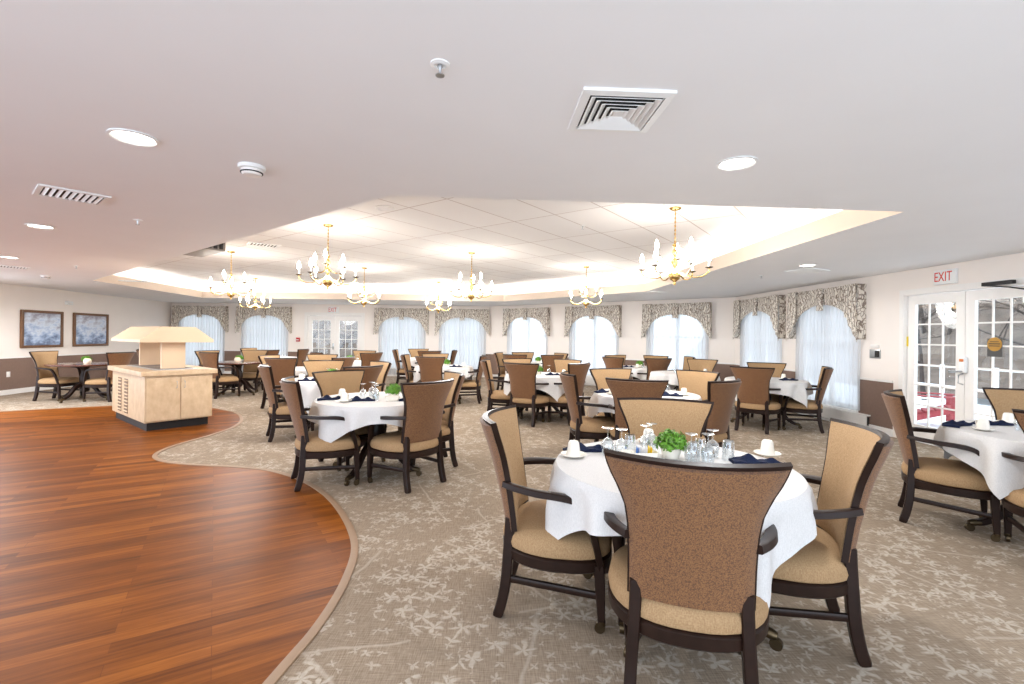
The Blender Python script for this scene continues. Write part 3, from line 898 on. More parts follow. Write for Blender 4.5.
# ------------------------------------------------------------------ the armchair
def make_chair():
    o = empty('dining_armchair')
    Wst = [(0, .222), (.3, .221), (.52, .225), (.65, .236), (.77, .260), (.89, .292), (1, .312)]
    def bp(a, t, d, grow=0.):
        hw = prof(Wst, t) + grow
        z = .445 + .548 * t
        y = -.245 - .125 * t - .03 * t * t + .10 * a * a * (.4 + .6 * t)
        ny = Vector((0, 1, .25)).normalized()
        return Vector((a * hw, y, z)) + ny * d
    def outer(s, t, sd):
        a = s * 2 - 1
        e = 1 - max(0, (abs(a) - .86) / .14) ** 2
        return bp(a, .005 + .985 * t, -.014 if sd else -.020 - .016 * e)
    bm = B(); slab(bm, outer, 18, 14); link_mesh('backrest', bm, M['brown'], o)
    bm = B(); slab(bm, lambda s, t, sd: bp(s * 2 - 1, -.01 + 1.025 * t, .013 if sd else -.016, .007), 18, 14); link_mesh('back_frame', bm, M['wood'], o)
    def pad(s, t, sd):
        a = s * 2 - 1
        e = (1 - abs(a) ** 5) * (1 - abs(2 * t - 1) ** 8)
        return bp(a * .975, .01 + .975 * t, .011 if not sd else .016 + .032 * e)
    bm = B(); slab(bm, pad, 18, 14); link_mesh('back_cushion', bm, M['tan'], o)
    # seat
    def outline(a, g=0.):
        c, s = math.cos(a), math.sin(a)
        ex = .52 if s > 0 else .80
        x = math.copysign(abs(c) ** ex, c); y = math.copysign(abs(s) ** (.62 if s > 0 else .9), s)
        hw = .312 if y > 0 else lerp(.312, .290, -y)
        return x * (hw + g), -.005 + y * (.285 + g)
    N = 36
    def disc(rings):
        bm = B(); rs = []
        for g, z, sc_ in rings:
            rs.append([bm.verts.new((outline(2 * PI * j / N, g)[0] * sc_, outline(2 * PI * j / N, g)[1] * sc_, z)) for j in range(N)])
        for r0, r1 in zip(rs, rs[1:]):
            for j in range(N): bm.faces.new((r0[j], r0[(j + 1) % N], r1[(j + 1) % N], r1[j]))
        bm.faces.new(rs[0][::-1]); bm.faces.new(rs[-1])
        return bm
    link_mesh('seat', disc([(-.012, .352, 1), (.002, .362, 1), (.006, .385, 1), (.0, .415, 1), (-.02, .438, 1), (0, .455, .8), (0, .463, .55), (0, .466, .25)]), M['tan'], o)
    link_mesh('seat_frame', disc([(-.035, .288, 1), (-.006, .290, 1), (.004, .30, 1), (.006, .345, 1), (-.004, .354, 1), (-.02, .356, 1)]), M['wood'], o)
    for s in (-1, 1):
        bm = B(); tube(bm, catmull([(s * .196, -.232, .50), (s * .198, -.236, .40), (s * .203, -.242, .30), (s * .21, -.250, .18), (s * .214, -.270, .07), (s * .217, -.292, .0)], 3),
                       [(.023, .026)] * 15 + [(.018, .021)], up=(0, 1, 0), rect=True)
        link_mesh('leg', bm, M['wood'], o)
        bm = B(); tube(bm, [(s * .266, .215, .33), (s * .266, .222, .2), (s * .264, .23, .055)], [(.026, .026), (.023, .023), (.017, .017)], up=(0, 1, 0), rect=True)
        lg = link_mesh('leg', bm, M['wood'], o)
        bm = B()
        r = bmesh.ops.create_cone(bm, cap_ends=True, segments=14, radius1=.026, radius2=.026, depth=.022)
        bmesh.ops.transform(bm, matrix=Matrix.Translation((s * .264, .222, .026)) @ Matrix.Rotation(PI / 2, 4, 'Y'), verts=bm.verts)
        lathe(bm, [(0, .03), (.020, .035), (.021, .06), (0, .062)], 10, (s * .264, .23, 0))
        link_mesh('caster', bm, M['bronze'], lg)
        bm = B()
        pa = catmull([(s * .222, -.258, .675), (s * .268, -.19, .672), (s * .308, -.09, .667), (s * .322, .03, .66), (s * .318, .11, .64), (s * .306, .15, .585), (s * .292, .185, .48), (s * .276, .212, .36), (s * .268, .217, .31)], 4)
        tube(bm, pa, [(.022, .016)] * len(pa), up=(0, 0, 1) if False else (0, .35, 1), rect=True)
        link_mesh('armrest', bm, M['wood'], o)
        bm = B(); tube(bm, [(s * .211, -.250, .195), (s * .264, .225, .175)], [(.011, .016)] * 2, rect=True)
        link_mesh('stretcher', bm, M['wood'], o)
    return o
CHAIR = make_chair()
chairs = []
first_chair = [True]
def chair_at(bxp, byp, cx, cy, label, turn=0., dist=None):
    """bxp, byp: where the top of the backrest stands; cx, cy: what the chair faces"""
    d = Vector((cx - bxp, cy - byp)); ln = d.length
    d.normalize()
    off = .40
    org = Vector((bxp, byp)) + d * off
    # leave at least a hand's breadth of legroom to the pedestal
    if dist: org = Vector((cx, cy)) - d * dist
    rz = math.atan2(d.y, d.x) - PI / 2 + turn
    o = place(CHAIR, first_chair[0], (org.x, org.y, .004 if in_wood(org) else 0), rz)
    first_chair[0] = False
    tag(o, label, 'chair', 'upholstered dining armchairs')
    chairs.append(o)
def in_wood(p): return False

# ------------------------------------------------------------------ tables
def make_table(top_mat):
    o = empty('round_table')
    bm = B(); lathe(bm, [(0, .715), (.57, .715), (.595, .722), (.61, .735), (.61, .745), (.60, .753), (.58, .755), (0, .755)], 48)
    link_mesh('tabletop', bm, top_mat, o)
    bm = B(); lathe(bm, [(0, .714), (.2, .714), (.2, .69), (.09, .68), (.06, .64), (.058, .56), (.075, .52), (.09, .44), (.085, .36), (.062, .31), (.07, .27), (.085, .25), (.085, .2), (.06, .17), (0, .165)], 24)
    link_mesh('pedestal', bm, M['wood'], o)
    for i in range(4):
        a = PI / 4 + i * PI / 2
        m = Matrix.Rotation(a, 4, 'Z')
        pa = catmull([(.05, 0, .30), (.12, 0, .31), (.22, 0, .25), (.32, 0, .14), (.40, 0, .085), (.455, 0, .068)], 4)
        bm = B(); tube(bm, pa, [(lerp(.030, .020, j / (len(pa) - 1)), lerp(.038, .020, j / (len(pa) - 1))) for j in range(len(pa))], rect=True)
        bmesh.ops.transform(bm, matrix=m, verts=bm.verts)
        lg = link_mesh('leg', bm, M['wood'], o)
        bm = B(); tube(bm, [(.43, 0, .072), (.475, 0, .066), (.50, 0, .062)], [.024, .026, .018], n=10)
        bmesh.ops.create_cone(bm, cap_ends=True, segments=14, radius1=.028, radius2=.028, depth=.024,
                              matrix=Matrix.Translation((.495, 0, .028)) @ Matrix.Rotation(PI / 2, 4, 'X'))
        bmesh.ops.transform(bm, matrix=m, verts=bm.verts)
        link_mesh('caster', bm, M['bronze'], lg)
    return o

def make_cloth(seed):
    rnd = random.Random(seed)
    R_, half, top = .618, .775, .762
    ph = [rnd.uniform(0, 6.28) for _ in range(4)]
    bm = B()
    nt, nh = 144, 9
    rings = []
    for r in (.0, .2, .4, .56):
        rings.append([bm.verts.new((r * math.cos(2 * PI * j / nt), r * math.sin(2 * PI * j / nt), top)) for j in range(nt)] if r else [bm.verts.new((0, 0, top))])
    for i in range(nh + 1):
        ring_ = []
        for j in range(nt):
            a = 2 * PI * j / nt
            hang = half / max(abs(math.cos(a)), abs(math.sin(a))) ** .78 - R_ + .012 * math.sin(5 * a + ph[0])
            q = i / nh
            d = hang * q
            corner = abs(math.sin(2 * a)) ** 3
            fold = (.020 * math.sin(12 * a + ph[1]) + .012 * math.sin(19 * a + ph[2])) * min(1, d / .12)
            fold += .035 * corner * math.sin(8 * a + ph[3]) * min(1, d / .2)
            if i == 0: r, z = R_ - .012, top
            else:
                r = R_ + .004 + fold + .10 * d * (.5 + .5 * math.sin(4 * a + ph[3]))
                z = top - .004 - d
                if i == 1: z = top - .012 - d * .6; r = R_ + .002
            ring_.append(bm.verts.new((r * math.cos(a), r * math.sin(a), z)))
        rings.append(ring_)
    for r0, r1 in zip(rings, rings[1:]):
        for j in range(nt):
            if len(r0) == 1: bm.faces.new((r0[0], r1[j], r1[(j + 1) % nt]))
            else: bm.faces.new((r0[j], r1[j], r1[(j + 1) % nt], r0[(j + 1) % nt]))
    o = link_mesh('tablecloth', bm, M['linen'])
    for p in o.data.polygons: p.use_smooth = True
    return o

# tableware prototypes
TZ = .763
def make_cup():
    o = empty('coffee_cup')
    bm = B()
    lathe(bm, [(0, .078), (.020, .078), (.024, .080), (.026, .076), (.030, .070), (.034, .040), (.040, .004), (.041, 0), (.038, .001), (.033, .035), (.028, .066), (0, .068)], 24,
          mod=lambda a, z: 1 + .025 * math.cos(6 * a))
    link_mesh('cup_body', bm, M['china'], o)
    bm = B(); tube(bm, catmull([(.034, 0, .060), (.055, 0, .062), (.062, 0, .042), (.054, 0, .022), (.037, 0, .018)], 4), .0045, n=8)
    link_mesh('cup_handle', bm, M['china'], o)
    return o
def make_saucer():
    bm = B()
    lathe(bm, [(0, .004), (.030, .003), (.034, 0), (.040, .003), (.066, .012), (.072, .016), (.071, .019), (.062, .0155), (.040, .008), (0, .008)], 28)
    return link_mesh('saucer', bm, M['china'])
def make_napkin():
    bm = B()
    def fn(s, t, sd):
        x = (s - .5) * .27; y = (t - .5) * lerp(.11, .05, s)
        z = .004 + .032 * math.exp(-((s - .32) / .14) ** 2) * (1 - abs(2 * t - 1)) + .026 * math.exp(-((s - .72) / .1) ** 2) * (1 - abs(2 * t - 1)) + .006 * math.sin(s * 14 + t * 5)
        return (x, y + .02 * math.sin(s * 5), max(.001, z) + (.010 if sd else -.0) if sd else .0)
    slab(bm, fn, 24, 8)
    return link_mesh('napkin', bm, M['navy'])
def make_goblet():
    o = empty('wine_glass')
    bm = B(); lathe(bm, [(.030, 0), (.036, .03), (.038, .055), (.032, .078), (.018, .094), (.006, .10), (.005, .102), (.016, .0915), (.029, .076), (.035, .055), (.033, .03), (.027, 0), (.030, 0)], 20)
    link_mesh('bowl', bm, M['glass'], o)
    bm = B(); lathe(bm, [(.005, .10), (.004, .12), (.005, .145), (0, .145)], 12)
    link_mesh('stem', bm, M['glass'], o)
    bm = B(); lathe(bm, [(0, .144), (.008, .145), (.033, .152), (.033, .155), (0, .156)], 20)
    link_mesh('foot', bm, M['glass'], o)
    return o
def make_tumbler():
    bm = B(); lathe(bm, [(.034, 0), (.033, .05), (.030, .10), (.028, .105), (0, .105), (0, .098), (.026, .098), (.030, .05), (.031, 0), (.034, 0)], 20)
    return link_mesh('water_glass', bm, M['glass'])
def make_plant(r=.085):
    o = empty('boxwood_plant')
    bm = B(); lathe(bm, [(0, 0), (.042, 0), (.05, .02), (.058, .055), (.056, .058), (.05, .05), (0, .048)], 20)
    link_mesh('pot', bm, M['china'], o)
    bm = B()
    rnd = random.Random(3)
    for i in range(620):
        u = rnd.uniform(-.5, 1); a = rnd.uniform(0, 2 * PI)
        q = math.sqrt(max(0, 1 - u * u))
        rr = r * rnd.uniform(.62, 1.08)
        p = Vector((rr * q * math.cos(a), rr * q * math.sin(a), .085 + rr * u * .78))
        nrm = (p - Vector((0, 0, .07))).normalized()
        t1 = nrm.cross(Vector((rnd.uniform(-1, 1), rnd.uniform(-1, 1), rnd.uniform(-1, 1)))).normalized()
        t2 = nrm.cross(t1) + nrm * rnd.uniform(-.6, .6)
        l = rnd.uniform(.010, .016)
        vs = [bm.verts.new(p + t1 * l), bm.verts.new(p + t2 * l * .55 + nrm * .002), bm.verts.new(p - t1 * l), bm.verts.new(p - t2 * l * .55 + nrm * .002)]
        bm.faces.new(vs)
    link_mesh('foliage', bm, M['green'], o, smooth=False)
    return o
def make_caddy():
    bm = B()
    def loop(hw, hd, z):
        return [bm.verts.new((hw * math.copysign(abs(math.cos(a)) ** .4, math.cos(a)), hd * math.copysign(abs(math.sin(a)) ** .4, math.sin(a)), z)) for a in [2 * PI * (j + .5) / 28 for j in range(28)]]
    rs = [loop(.056, .036, 0), loop(.066, .042, .006), loop(.072, .046, .045), loop(.069, .043, .045), loop(.063, .039, .010)]
    for r0, r1 in zip(rs, rs[1:]):
        for j in range(28): bm.faces.new((r0[j], r0[(j + 1) % 28], r1[(j + 1) % 28], r1[j]))
    bm.faces.new(rs[0][::-1]); bm.faces.new(rs[-1])
    return link_mesh('sugar_caddy', bm, M['china'])
def make_packet(mat):
    bm = B()
    def fn(s, t, sd):
        x = (s - .5) * .055; z = t * .042
        b = .0035 * (1 - abs(2 * s - 1) ** 3) * (1 - abs(2 * t - 1) ** 3) + .0004
        return (x * 1.1, b if sd else -b, z * 1.35)
    slab(bm, fn, 6, 6)
    return link_mesh('sugar_packet', bm, mat)
def make_bowl():
    bm = B(); lathe(bm, [(0, 0), (.025, 0), (.032, .006), (.038, .03), (.04, .05), (.037, .05), (.034, .03), (.026, .01), (0, .008)], 24)
    return link_mesh('creamer_bowl', bm, M['china'])
P = {}
def item(kind, mk, x, y, z, rz, label, cat, group):
    f1 = kind not in P
    if f1: P[kind] = mk()
    o = place(P[kind], f1, (x, y, z), rz)
    tag(o, label, cat, group)
    return o

TABLES = {
 'T1': ((.85, 2.5), 'the foreground table', True, .1),
 'T2': ((-1.4, 4.95), 'the table nearest the curved wood edge', True, .5),
 'T3': ((-2.65, 6.9), 'the second table from the wood edge', True, .2),
 'T4': ((-3.9, 9.1), 'the third table from the wood edge', True, .9),
 'T9': ((-3.95, 11.6), 'the table before the back doors', True, .4),
 'T10': ((-6.6, 13.2), 'the table below the red alarm', True, .3),
 'T11': ((-6.35, 11.05), 'the bare table behind the buffet', False, .4),
 'T12': ((-8.85, 9.85), 'the bare table below the prints', False, .75),
 'T7': ((.5, 8.3), 'the center table', True, .6),
 'T8': ((-1.45, 10.2), 'the table left behind the center table', True, .1),
 'T14': ((.55, 11.9), 'the table straight behind the center table', True, .8),
 'T15': ((-2.5, 13.7), 'the farthest table before the back windows', True, .5),
 'T16': ((1.6, 5.65), 'the table right behind the foreground one', True, .7),
 'T17': ((2.85, 10.7), 'the table before the angled windows', True, .3),
 'T18': ((3.3, 9.1), 'the half hidden right rear table', True, .55),
 'T5': ((4.2, 7.85), 'the table by the right windows', True, .25),
 'T6': ((3.95, 3.45), 'the table by the exit doors', True, .5),
}
tp = None; tb = None
cloth_proto = []
for i, (kk, ((x, y), d, cl, rot)) in enumerate(TABLES.items()):
    if cl:
        f1 = tp is None
        if f1: tp = make_table(M['tablewood'])
        o = place(tp, f1, (x, y, 0), rot)
        tag(o, 'round pedestal table under a white cloth, ' + d, 'table', 'round dining tables')
        if len(cloth_proto) < 3:
            c = make_cloth(i); cloth_proto.append(c)
        else:
            c = cloth_proto[i % 3].copy(); COL.objects.link(c)
        c.location = (x, y, 0); c.rotation_euler = (0, 0, PI / 4 + .2 if kk == 'T1' else rot * 1.7 + i)
        tag(c, 'white linen cloth on ' + d, 'tablecloth', 'white tablecloths')
    else:
        f1 = tb is None
        if f1: tb = make_table(M['tablewood'])
        o = place(tb, f1, (x, y, 0), rot)
        tag(o, 'uncovered dark round pedestal table, ' + d, 'table', 'round dining tables')

# backrest top x, y; table; label lead; extra turn
CHAIRS = [
 (.66, 1.63, 'T1', 'brown backed armchair nearest the camera, near side of', -.06),
 (-.13, 2.66, 'T1', 'armchair facing right at the left side of', .0),
 (1.76, 2.31, 'T1', 'armchair facing left at the right side of', -.13),
 (1.08, 3.37, 'T1', 'tan front armchair facing the camera at the far side of', .0),
 (-2.03, 4.4, 'T2', 'armchair at the near left side of', -.22),
 (-.84, 4.5, 'T2', 'brown backed armchair at the near right side of', .0),
 (-2.0, 5.5, 'T2', 'tan front armchair at the far left side of', .0),
 (-.62, 5.5, 'T2', 'armchair at the right side of', -.22),
 (-3.32, 6.3, 'T3', 'armchair at the near left side of', -.2),
 (-2.98, 7.55, 'T3', 'tan front armchair at the far left side of', .0),
 (-1.96, 6.4, 'T3', 'brown backed armchair at the near right side of', .0),
 (-2.0, 7.5, 'T3', 'tan front armchair at the far right side of', .0),
 (-4.05, 8.2, 'T4', 'brown backed armchair at the near side of', .0),
 (-4.72, 9.2, 'T4', 'tan front armchair at the left side of', .0),
 (-3.95, 10.0, 'T4', 'tan front armchair at the far side of', .0),
 (-3.03, 8.8, 'T4', 'brown backed armchair at the right side of', .0),
 (-3.85, 12.55, 'T9', 'tan front armchair at the far side of', .0),
 (-3.2, 11.05, 'T9', 'brown backed armchair at the right side of', .0),
 (-4.6, 11.0, 'T9', 'brown backed armchair at the near left side of', .0),
 (-5.85, 13.2, 'T10', 'brown backed armchair at the right side of', .0),
 (-6.28, 12.1, 'T10', 'brown backed armchair at the near side of', .0),
 (-7.45, 13.35, 'T10', 'armchair at the left side of', .0),
 (-6.5, 10.2, 'T11', 'brown backed armchair at the near side of', -.25),
 (-7.22, 11.05, 'T11', 'tan front armchair at the left side of', -.3),
 (-6.42, 11.95, 'T11', 'tan front armchair at the far side of', .0),
 (-9.68, 9.8, 'T12', 'tan front armchair at the left side of', .0),
 (-8.0, 9.78, 'T12', 'brown backed armchair at the right side of', .0),
 (-.52, 8.35, 'T7', 'armchair facing right at the left side of', .0),
 (.14, 7.48, 'T7', 'brown backed armchair at the near left side of', -.1),
 (.05, 9.1, 'T7', 'tan front armchair at the far left side of', .0),
 (1.14, 7.75, 'T7', 'grey brown backed armchair at the near right side of', .0),
 (1.1, 8.95, 'T7', 'tan front armchair at the far right side of', .0),
 (-1.63, 9.35, 'T8', 'brown backed armchair at the near side of', .0),
 (-2.32, 10.15, 'T8', 'armchair facing right at the left side of', .0),
 (-1.8, 11.05, 'T8', 'tan front armchair at the far side of', .0),
 (-.64, 10.2, 'T8', 'brown backed armchair at the right side of', .0),
 (-.42, 12.15, 'T14', 'brown backed armchair at the left side of', .0),
 (0.02, 10.95, 'T14', 'brown backed armchair at the near left side of', .0),
 (.27, 12.75, 'T14', 'armchair at the far side of', .0),
 (1.0, 11.05, 'T14', 'brown backed armchair at the near right side of', .0),
 (1.36, 12.3, 'T14', 'armchair at the right side of', .0),
 (-3.35, 13.55, 'T15', 'armchair facing right at the left side of', .0),
 (-2.9, 14.65, 'T15', 'tan front armchair at the far side of', .0),
 (-2.2, 12.75, 'T15', 'brown backed armchair at the near side of', .0),
 (-1.68, 13.75, 'T15', 'armchair facing left at the right side of', .0),
 (.6, 5.62, 'T16', 'armchair facing right at the left side of', .0),
 (1.27, 4.86, 'T16', 'brown backed armchair at the near side of', .0),
 (1.32, 6.55, 'T16', 'tan front armchair at the far side of', .0),
 (2.27, 4.85, 'T16', 'grey brown backed armchair, near right side of', .0),
 (2.5, 6.25, 'T16', 'tan front armchair, far right side of', .0),
 (2.1, 10.2, 'T17', 'brown backed armchair at the near left side of', .0),
 (2.45, 11.5, 'T17', 'armchair at the far left side of', .0),
 (3.08, 9.9, 'T17', 'brown backed armchair at the near side of', .0),
 (3.5, 11.4, 'T17', 'tan front armchair at the far right side of', .0),
 (3.95, 9.75, 'T18', 'armchair at the far side of', .0),
 (3.62, 7.2, 'T5', 'brown backed armchair at the near side of', .0),
 (4.87, 7.45, 'T5', 'armchair facing left at the right side of', .0),
 (4.62, 8.62, 'T5', 'tan front armchair at the far side of', .0),
 (3.12, 3.95, 'T6', 'armchair facing right at the left side of', -.12),
 (4.7, 4.3, 'T6', 'tan front armchair at the far side of', .0),
 (3.5, 2.9, 'T6', 'brown backed armchair at the near side of', .0),
]
for x, y, tk, lab, turn in CHAIRS:
    (cx, cy), d, cl, rot = TABLES[tk]
    dd = math.hypot(x - cx, y - cy)
    k_ = max(1, .90 / dd)
    x, y = cx + (x - cx) * k_, cy + (y - cy) * k_
    chair_at(x, y, cx, cy, lab + ' ' + d, turn)
chair_at(-9.2, 11.7, -8.0, 12.2, 'dark armchair alone behind the buffet station, right of the framed prints')
chair_at(4.15, 10.85, 3.2, 10.9, 'armchair seen edge on before the right window of the angled wall')

# place settings: (x, y) offsets from the table centre
def setting(tk, spots, glasses, plant=None, caddy=None):
    (cx, cy), d, cl, rot = TABLES[tk]
    for (side, dx, dy, nx, ny, nr) in spots:
        item('saucer', make_saucer, cx + dx, cy + dy, TZ, 0, 'cream saucer at %s of %s' % (side, d), 'saucer', 'saucers under the cups')
        item('cup', make_cup, cx + dx, cy + dy, TZ + .0085, nr + 1, 'upside down cream cup at %s of %s' % (side, d), 'cup', 'upside down coffee cups')
        if nx is not None:
            item('napkin', make_napkin, cx + nx, cy + ny, TZ + .001, nr, 'folded navy napkin at %s of %s' % (side, d), 'napkin', 'folded navy napkins')
    for (nm, dx, dy) in glasses:
        item('goblet', make_goblet, cx + dx, cy + dy, TZ, 0, 'upturned stem glass, %s on %s' % (nm, d), 'glass', 'upturned stem glasses')
    if plant: item('plant', make_plant, cx + plant[0], cy + plant[1], TZ, cx * 3, 'small green potted boxwood on ' + d, 'plant', 'green table plants')
    if caddy: item('caddy', make_caddy, cx + caddy[0], cy + caddy[1], TZ, .1, 'white sugar caddy on ' + d, 'caddy', 'sugar caddies')

setting('T1', [('left side', -.50, .14, -.40, .27, .25), ('right side', .62, .22, .47, .03, -.15), ('far side', .02, .50, None, 0, 0)],
        [('leftmost', -.30, .19), ('second from left', -.23, .16), ('at the middle rear', -.01, .34), ('left of the plant', -.06, .28), ('right of the caddy', .12, .05), ('rightmost', .28, .16), ('front right', .21, .05)],
        (.045, .15), (-.12, .10))
def tum(x, y, t): item('tumbler', make_tumbler, .85 + x, 2.5 + y, TZ, 0, t, 'glass', 'upturned tumblers on the foreground table')
tum(-.16, .25, 'upturned tumbler behind the stem glasses at the left of the foreground table')
tum(.22, .18, 'upturned tumbler just right of the plant on the foreground table')
tum(.35, .12, 'upturned tumbler outermost to the right of the foreground table glasses')
tum(.14, .07, 'upturned tumbler before the plant at the front right of the foreground table')
item('bowl', make_bowl,  .85 - .215, 2.5 + .075, TZ, 0, 'small round white bowl left of the sugar caddy on the foreground table', 'bowl', None)
PK = [('white', 'cove'), ('blue', 'blue'), ('yellow', 'yellow')]
pp = {}
for i in range(7):
    cn, mm = PK[[1, 0, 0, 0, 0, 2, 2][i]]
    f1 = cn not in pp
    if f1: pp[cn] = make_packet(M[mm])
    o = pp[cn] if f1 else pp[cn].copy()
    if not f1: COL.objects.link(o)
    o.location = (.85 - .12 - .042 + i * .013, 2.5 + .10, TZ + .013 + (.004 if i % 2 else 0)); o.rotation_euler = (.08, .05 * (i % 3 - 1), 1.45)
    ordn = ['leftmost', 'second from left', 'third from left', 'fourth from left', 'fifth from left', 'sixth from left', 'rightmost'][i]
    tag(o, '%s sugar packet, %s in the caddy on the foreground table' % (cn, ordn), 'packet', 'sugar packets in the foreground caddy')

setting('T2', [('near left place', -.24, -.28, -.10, -.20, .3), ('far left place', -.38, .05, -.42, -.14, .4), ('right place', .36, .1, .40, -.12, .2)],
        [('left', -.14, -.02), ('middle', -.04, .08), ('front', .02, -.12), ('rear', -.10, .16)], (.17, .02), (.2, -.16))
setting('T3', [('left place', -.36, -.10, -.20, -.22, .1), ('rear right place', .25, .3, None, 0, 0)], [('left', -.05, .1), ('right', .1, .05)], (.0, .12), None)
setting('T4', [('left place', -.2, -.2, None, 0, 0)], [], (.02, .05), None)
setting('T9', [('right place', .38, .05, None, 0, 0)], [('middle', .18, 0)], (.0, .0), None)
setting('T10', [('left place', -.1, -.2, .1, -.25, 0)], [('right', .2, .1)], None, None)
setting('T7', [('right place', .42, .05, .22, -.12, .2), ('left place', -.4, -.1, None, 0, 0)], [('left', -.02, .18), ('right', .16, .12)], (-.03, .05), None)
setting('T8', [('right place', .42, -.1, .28, -.2, .1), ('middle left place', -.02, -.3, None, 0, 0)], [('middle', .1, .05)], (.05, -.02), None)
setting('T14', [('left place', -.2, -.25, None, 0, 0), ('right place', .2, -.2, .3, -.3, .2)], [('middle', .12, .05)], (.12, .06), None)
setting('T15', [('right place', .3, -.1, None, 0, 0)], [], None, None)
setting('T16', [('left place', -.42, -.1, -.46, .06, .2), ('right place', .4, -.15, .22, -.2, -.1)], [('leftmost', .12, .05), ('middle', .20, -.04), ('right', .27, .06)], None, (.06, -.12))
setting('T17', [('near place', -.1, -.3, -.25, -.15, .3)], [('middle', .08, -.1)], (.02, -.05), None)
setting('T18', [('right place', .35, -.15, None, 0, 0)], [('left', -.2, -.1)], None, None)
setting('T5', [('right place', .34, .08, .3, -.14, .1)], [('left', -.1, -.05)], None, None)
setting('T6', [('left place', -.40, .12, -.42, .3, .5), ('far place', .1, .42, -.08, .36, .1)], [('left', -.12, .12), ('middle', -.02, .02)], None, None)
for tk, dx in (('T11', .0), ('T12', .0)):
    (cx, cy), d, cl, rot = TABLES[tk]
    item('plant', make_plant, cx - .02, cy + .06, .756, .4, 'small green potted boxwood on ' + d, 'plant', 'green table plants')
    f1 = 'candle' not in P
    def mk():
        bm = B(); lathe(bm, [(0, 0), (.05, 0), (.066, .03), (.068, .06), (.055, .095), (.04, .105), (.036, .10), (0, .085)], 24)
        return link_mesh('votive_candle', bm, M['candle'])
    item('candle', mk, cx + (.04 if tk == 'T11' else .16), cy - .12, .756, 0, 'round cream votive beside the plant on ' + d, 'candle', 'cream votives')
for tk, dx, dy in (('T11', .05, .1),):
    pass

# ------------------------------------------------------------------ buffet station
A = math.radians(51.5)
o = empty('buffet_station', (-5.62, 7.62, .004), A)
bm = B(); box(bm, (0, 0, .06), (.78, 1.66, .12)); link_mesh('toe_kick', bm, M['black'], o, smooth=False)
bm = B(); box(bm, (0, 0, .455), (.86, 1.76, .67), bev=.004); link_mesh('cabinet_body', bm, M['maple'], o, smooth=False)
bm = B(); box(bm, (0, 0, .825), (.97, 1.87, .07), bev=.008); link_mesh('countertop', bm, M['maple'], o, smooth=False)
for s in (-1, 1):
    d = link_mesh('door', boxm((s * .212, -.888, .45), (.408, .018, .62), bev=.003), M['maple'], o, smooth=False)
    bm = B(); tube(bm, [(s * .05, -.9, .60), (s * .05, -.925, .605), (s * .05, -.925, .695), (s * .05, -.9, .70)], .005)
    link_mesh('handle', bm, M['steel'], d)
for yy in (.42, .06):
    bm = B()
    for i in range(10):
        z = .20 + i * .052
        box(bm, (-.438, yy, z), (.02, .20, .008), mat=Matrix.Rotation(-.6, 4, 'Y'))
    lv = link_mesh('louver_panel', bm, M['maple'], o, smooth=False)
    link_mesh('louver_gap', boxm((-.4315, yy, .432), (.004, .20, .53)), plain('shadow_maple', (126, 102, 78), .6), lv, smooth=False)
wl_ = link_mesh('steam_well', boxm((0, 0, .863), (.56, 1.5, .008), bev=.002), M['steel'], o, smooth=False)
for i in range(3): link_mesh('well_pan', boxm((0, -.5 + i * .5, .869), (.44, .42, .006), bev=.002), M['greybox'], wl_, smooth=False)
for yy in (-.55, .55):
    link_mesh('hood_post', boxm((0, yy, 1.10), (.31, .05, .47), bev=.003), M['hood'], o, smooth=False)
bm = B()
sec = [(-.47, 1.27), (.47, 1.27), (.47, 1.31), (.215, 1.505), (-.215, 1.505), (-.47, 1.31)]
e0 = [bm.verts.new((x, -.80, z)) for x, z in sec]; e1 = [bm.verts.new((x, .80, z)) for x, z in sec]
bm.faces.new(e0); bm.faces.new(e1[::-1])
for i in range(6): bm.faces.new((e0[i], e1[i], e1[(i + 1) % 6], e0[(i + 1) % 6]))
link_mesh('hood', bm, M['hood'], o, smooth=False)
tag(o, 'maple laminate buffet station with a sloped cream hood on the wood floor', 'buffet station')

# ------------------------------------------------------------------ outdoors, seen through the doors
bm = B()
poly_faces(bm, [[(5.7, -6), (40, -6), (40, 40), (-40, 40), (-40, 16.6), (-.7, 16.6), (5.65, 11.75)]], -.12)
struct(link_mesh('ground', bm, M['snow'], smooth=False))
bm = B()
def hill(i, j):
    x = lerp(11.5, 30, i / 10); y = lerp(-8, 34, j / 16)
    return (x, y, -.2 + (x - 11.5) * .62 + .30 * math.sin(i * 1.9 + j * 1.1))
g = [[bm.verts.new(hill(i, j)) for j in range(17)] for i in range(11)]
for i in range(10):
    for j in range(16): bm.faces.new((g[i][j], g[i + 1][j], g[i + 1][j + 1], g[i][j + 1]))
struct(link_mesh('wooded_slope', bm, M['hill']))
bm = B()
g = [[bm.verts.new((lerp(-20, 0, j / 12), lerp(21, 40, i / 10), -.2 + i * 1.1 + .25 * math.sin(i * 2.1 + j * 1.3))) for j in range(13)] for i in range(11)]
for i in range(10):
    for j in range(12): bm.faces.new((g[i][j], g[i][j + 1], g[i + 1][j + 1], g[i + 1][j]))
struct(link_mesh('wooded_bank', bm, M['hill']))

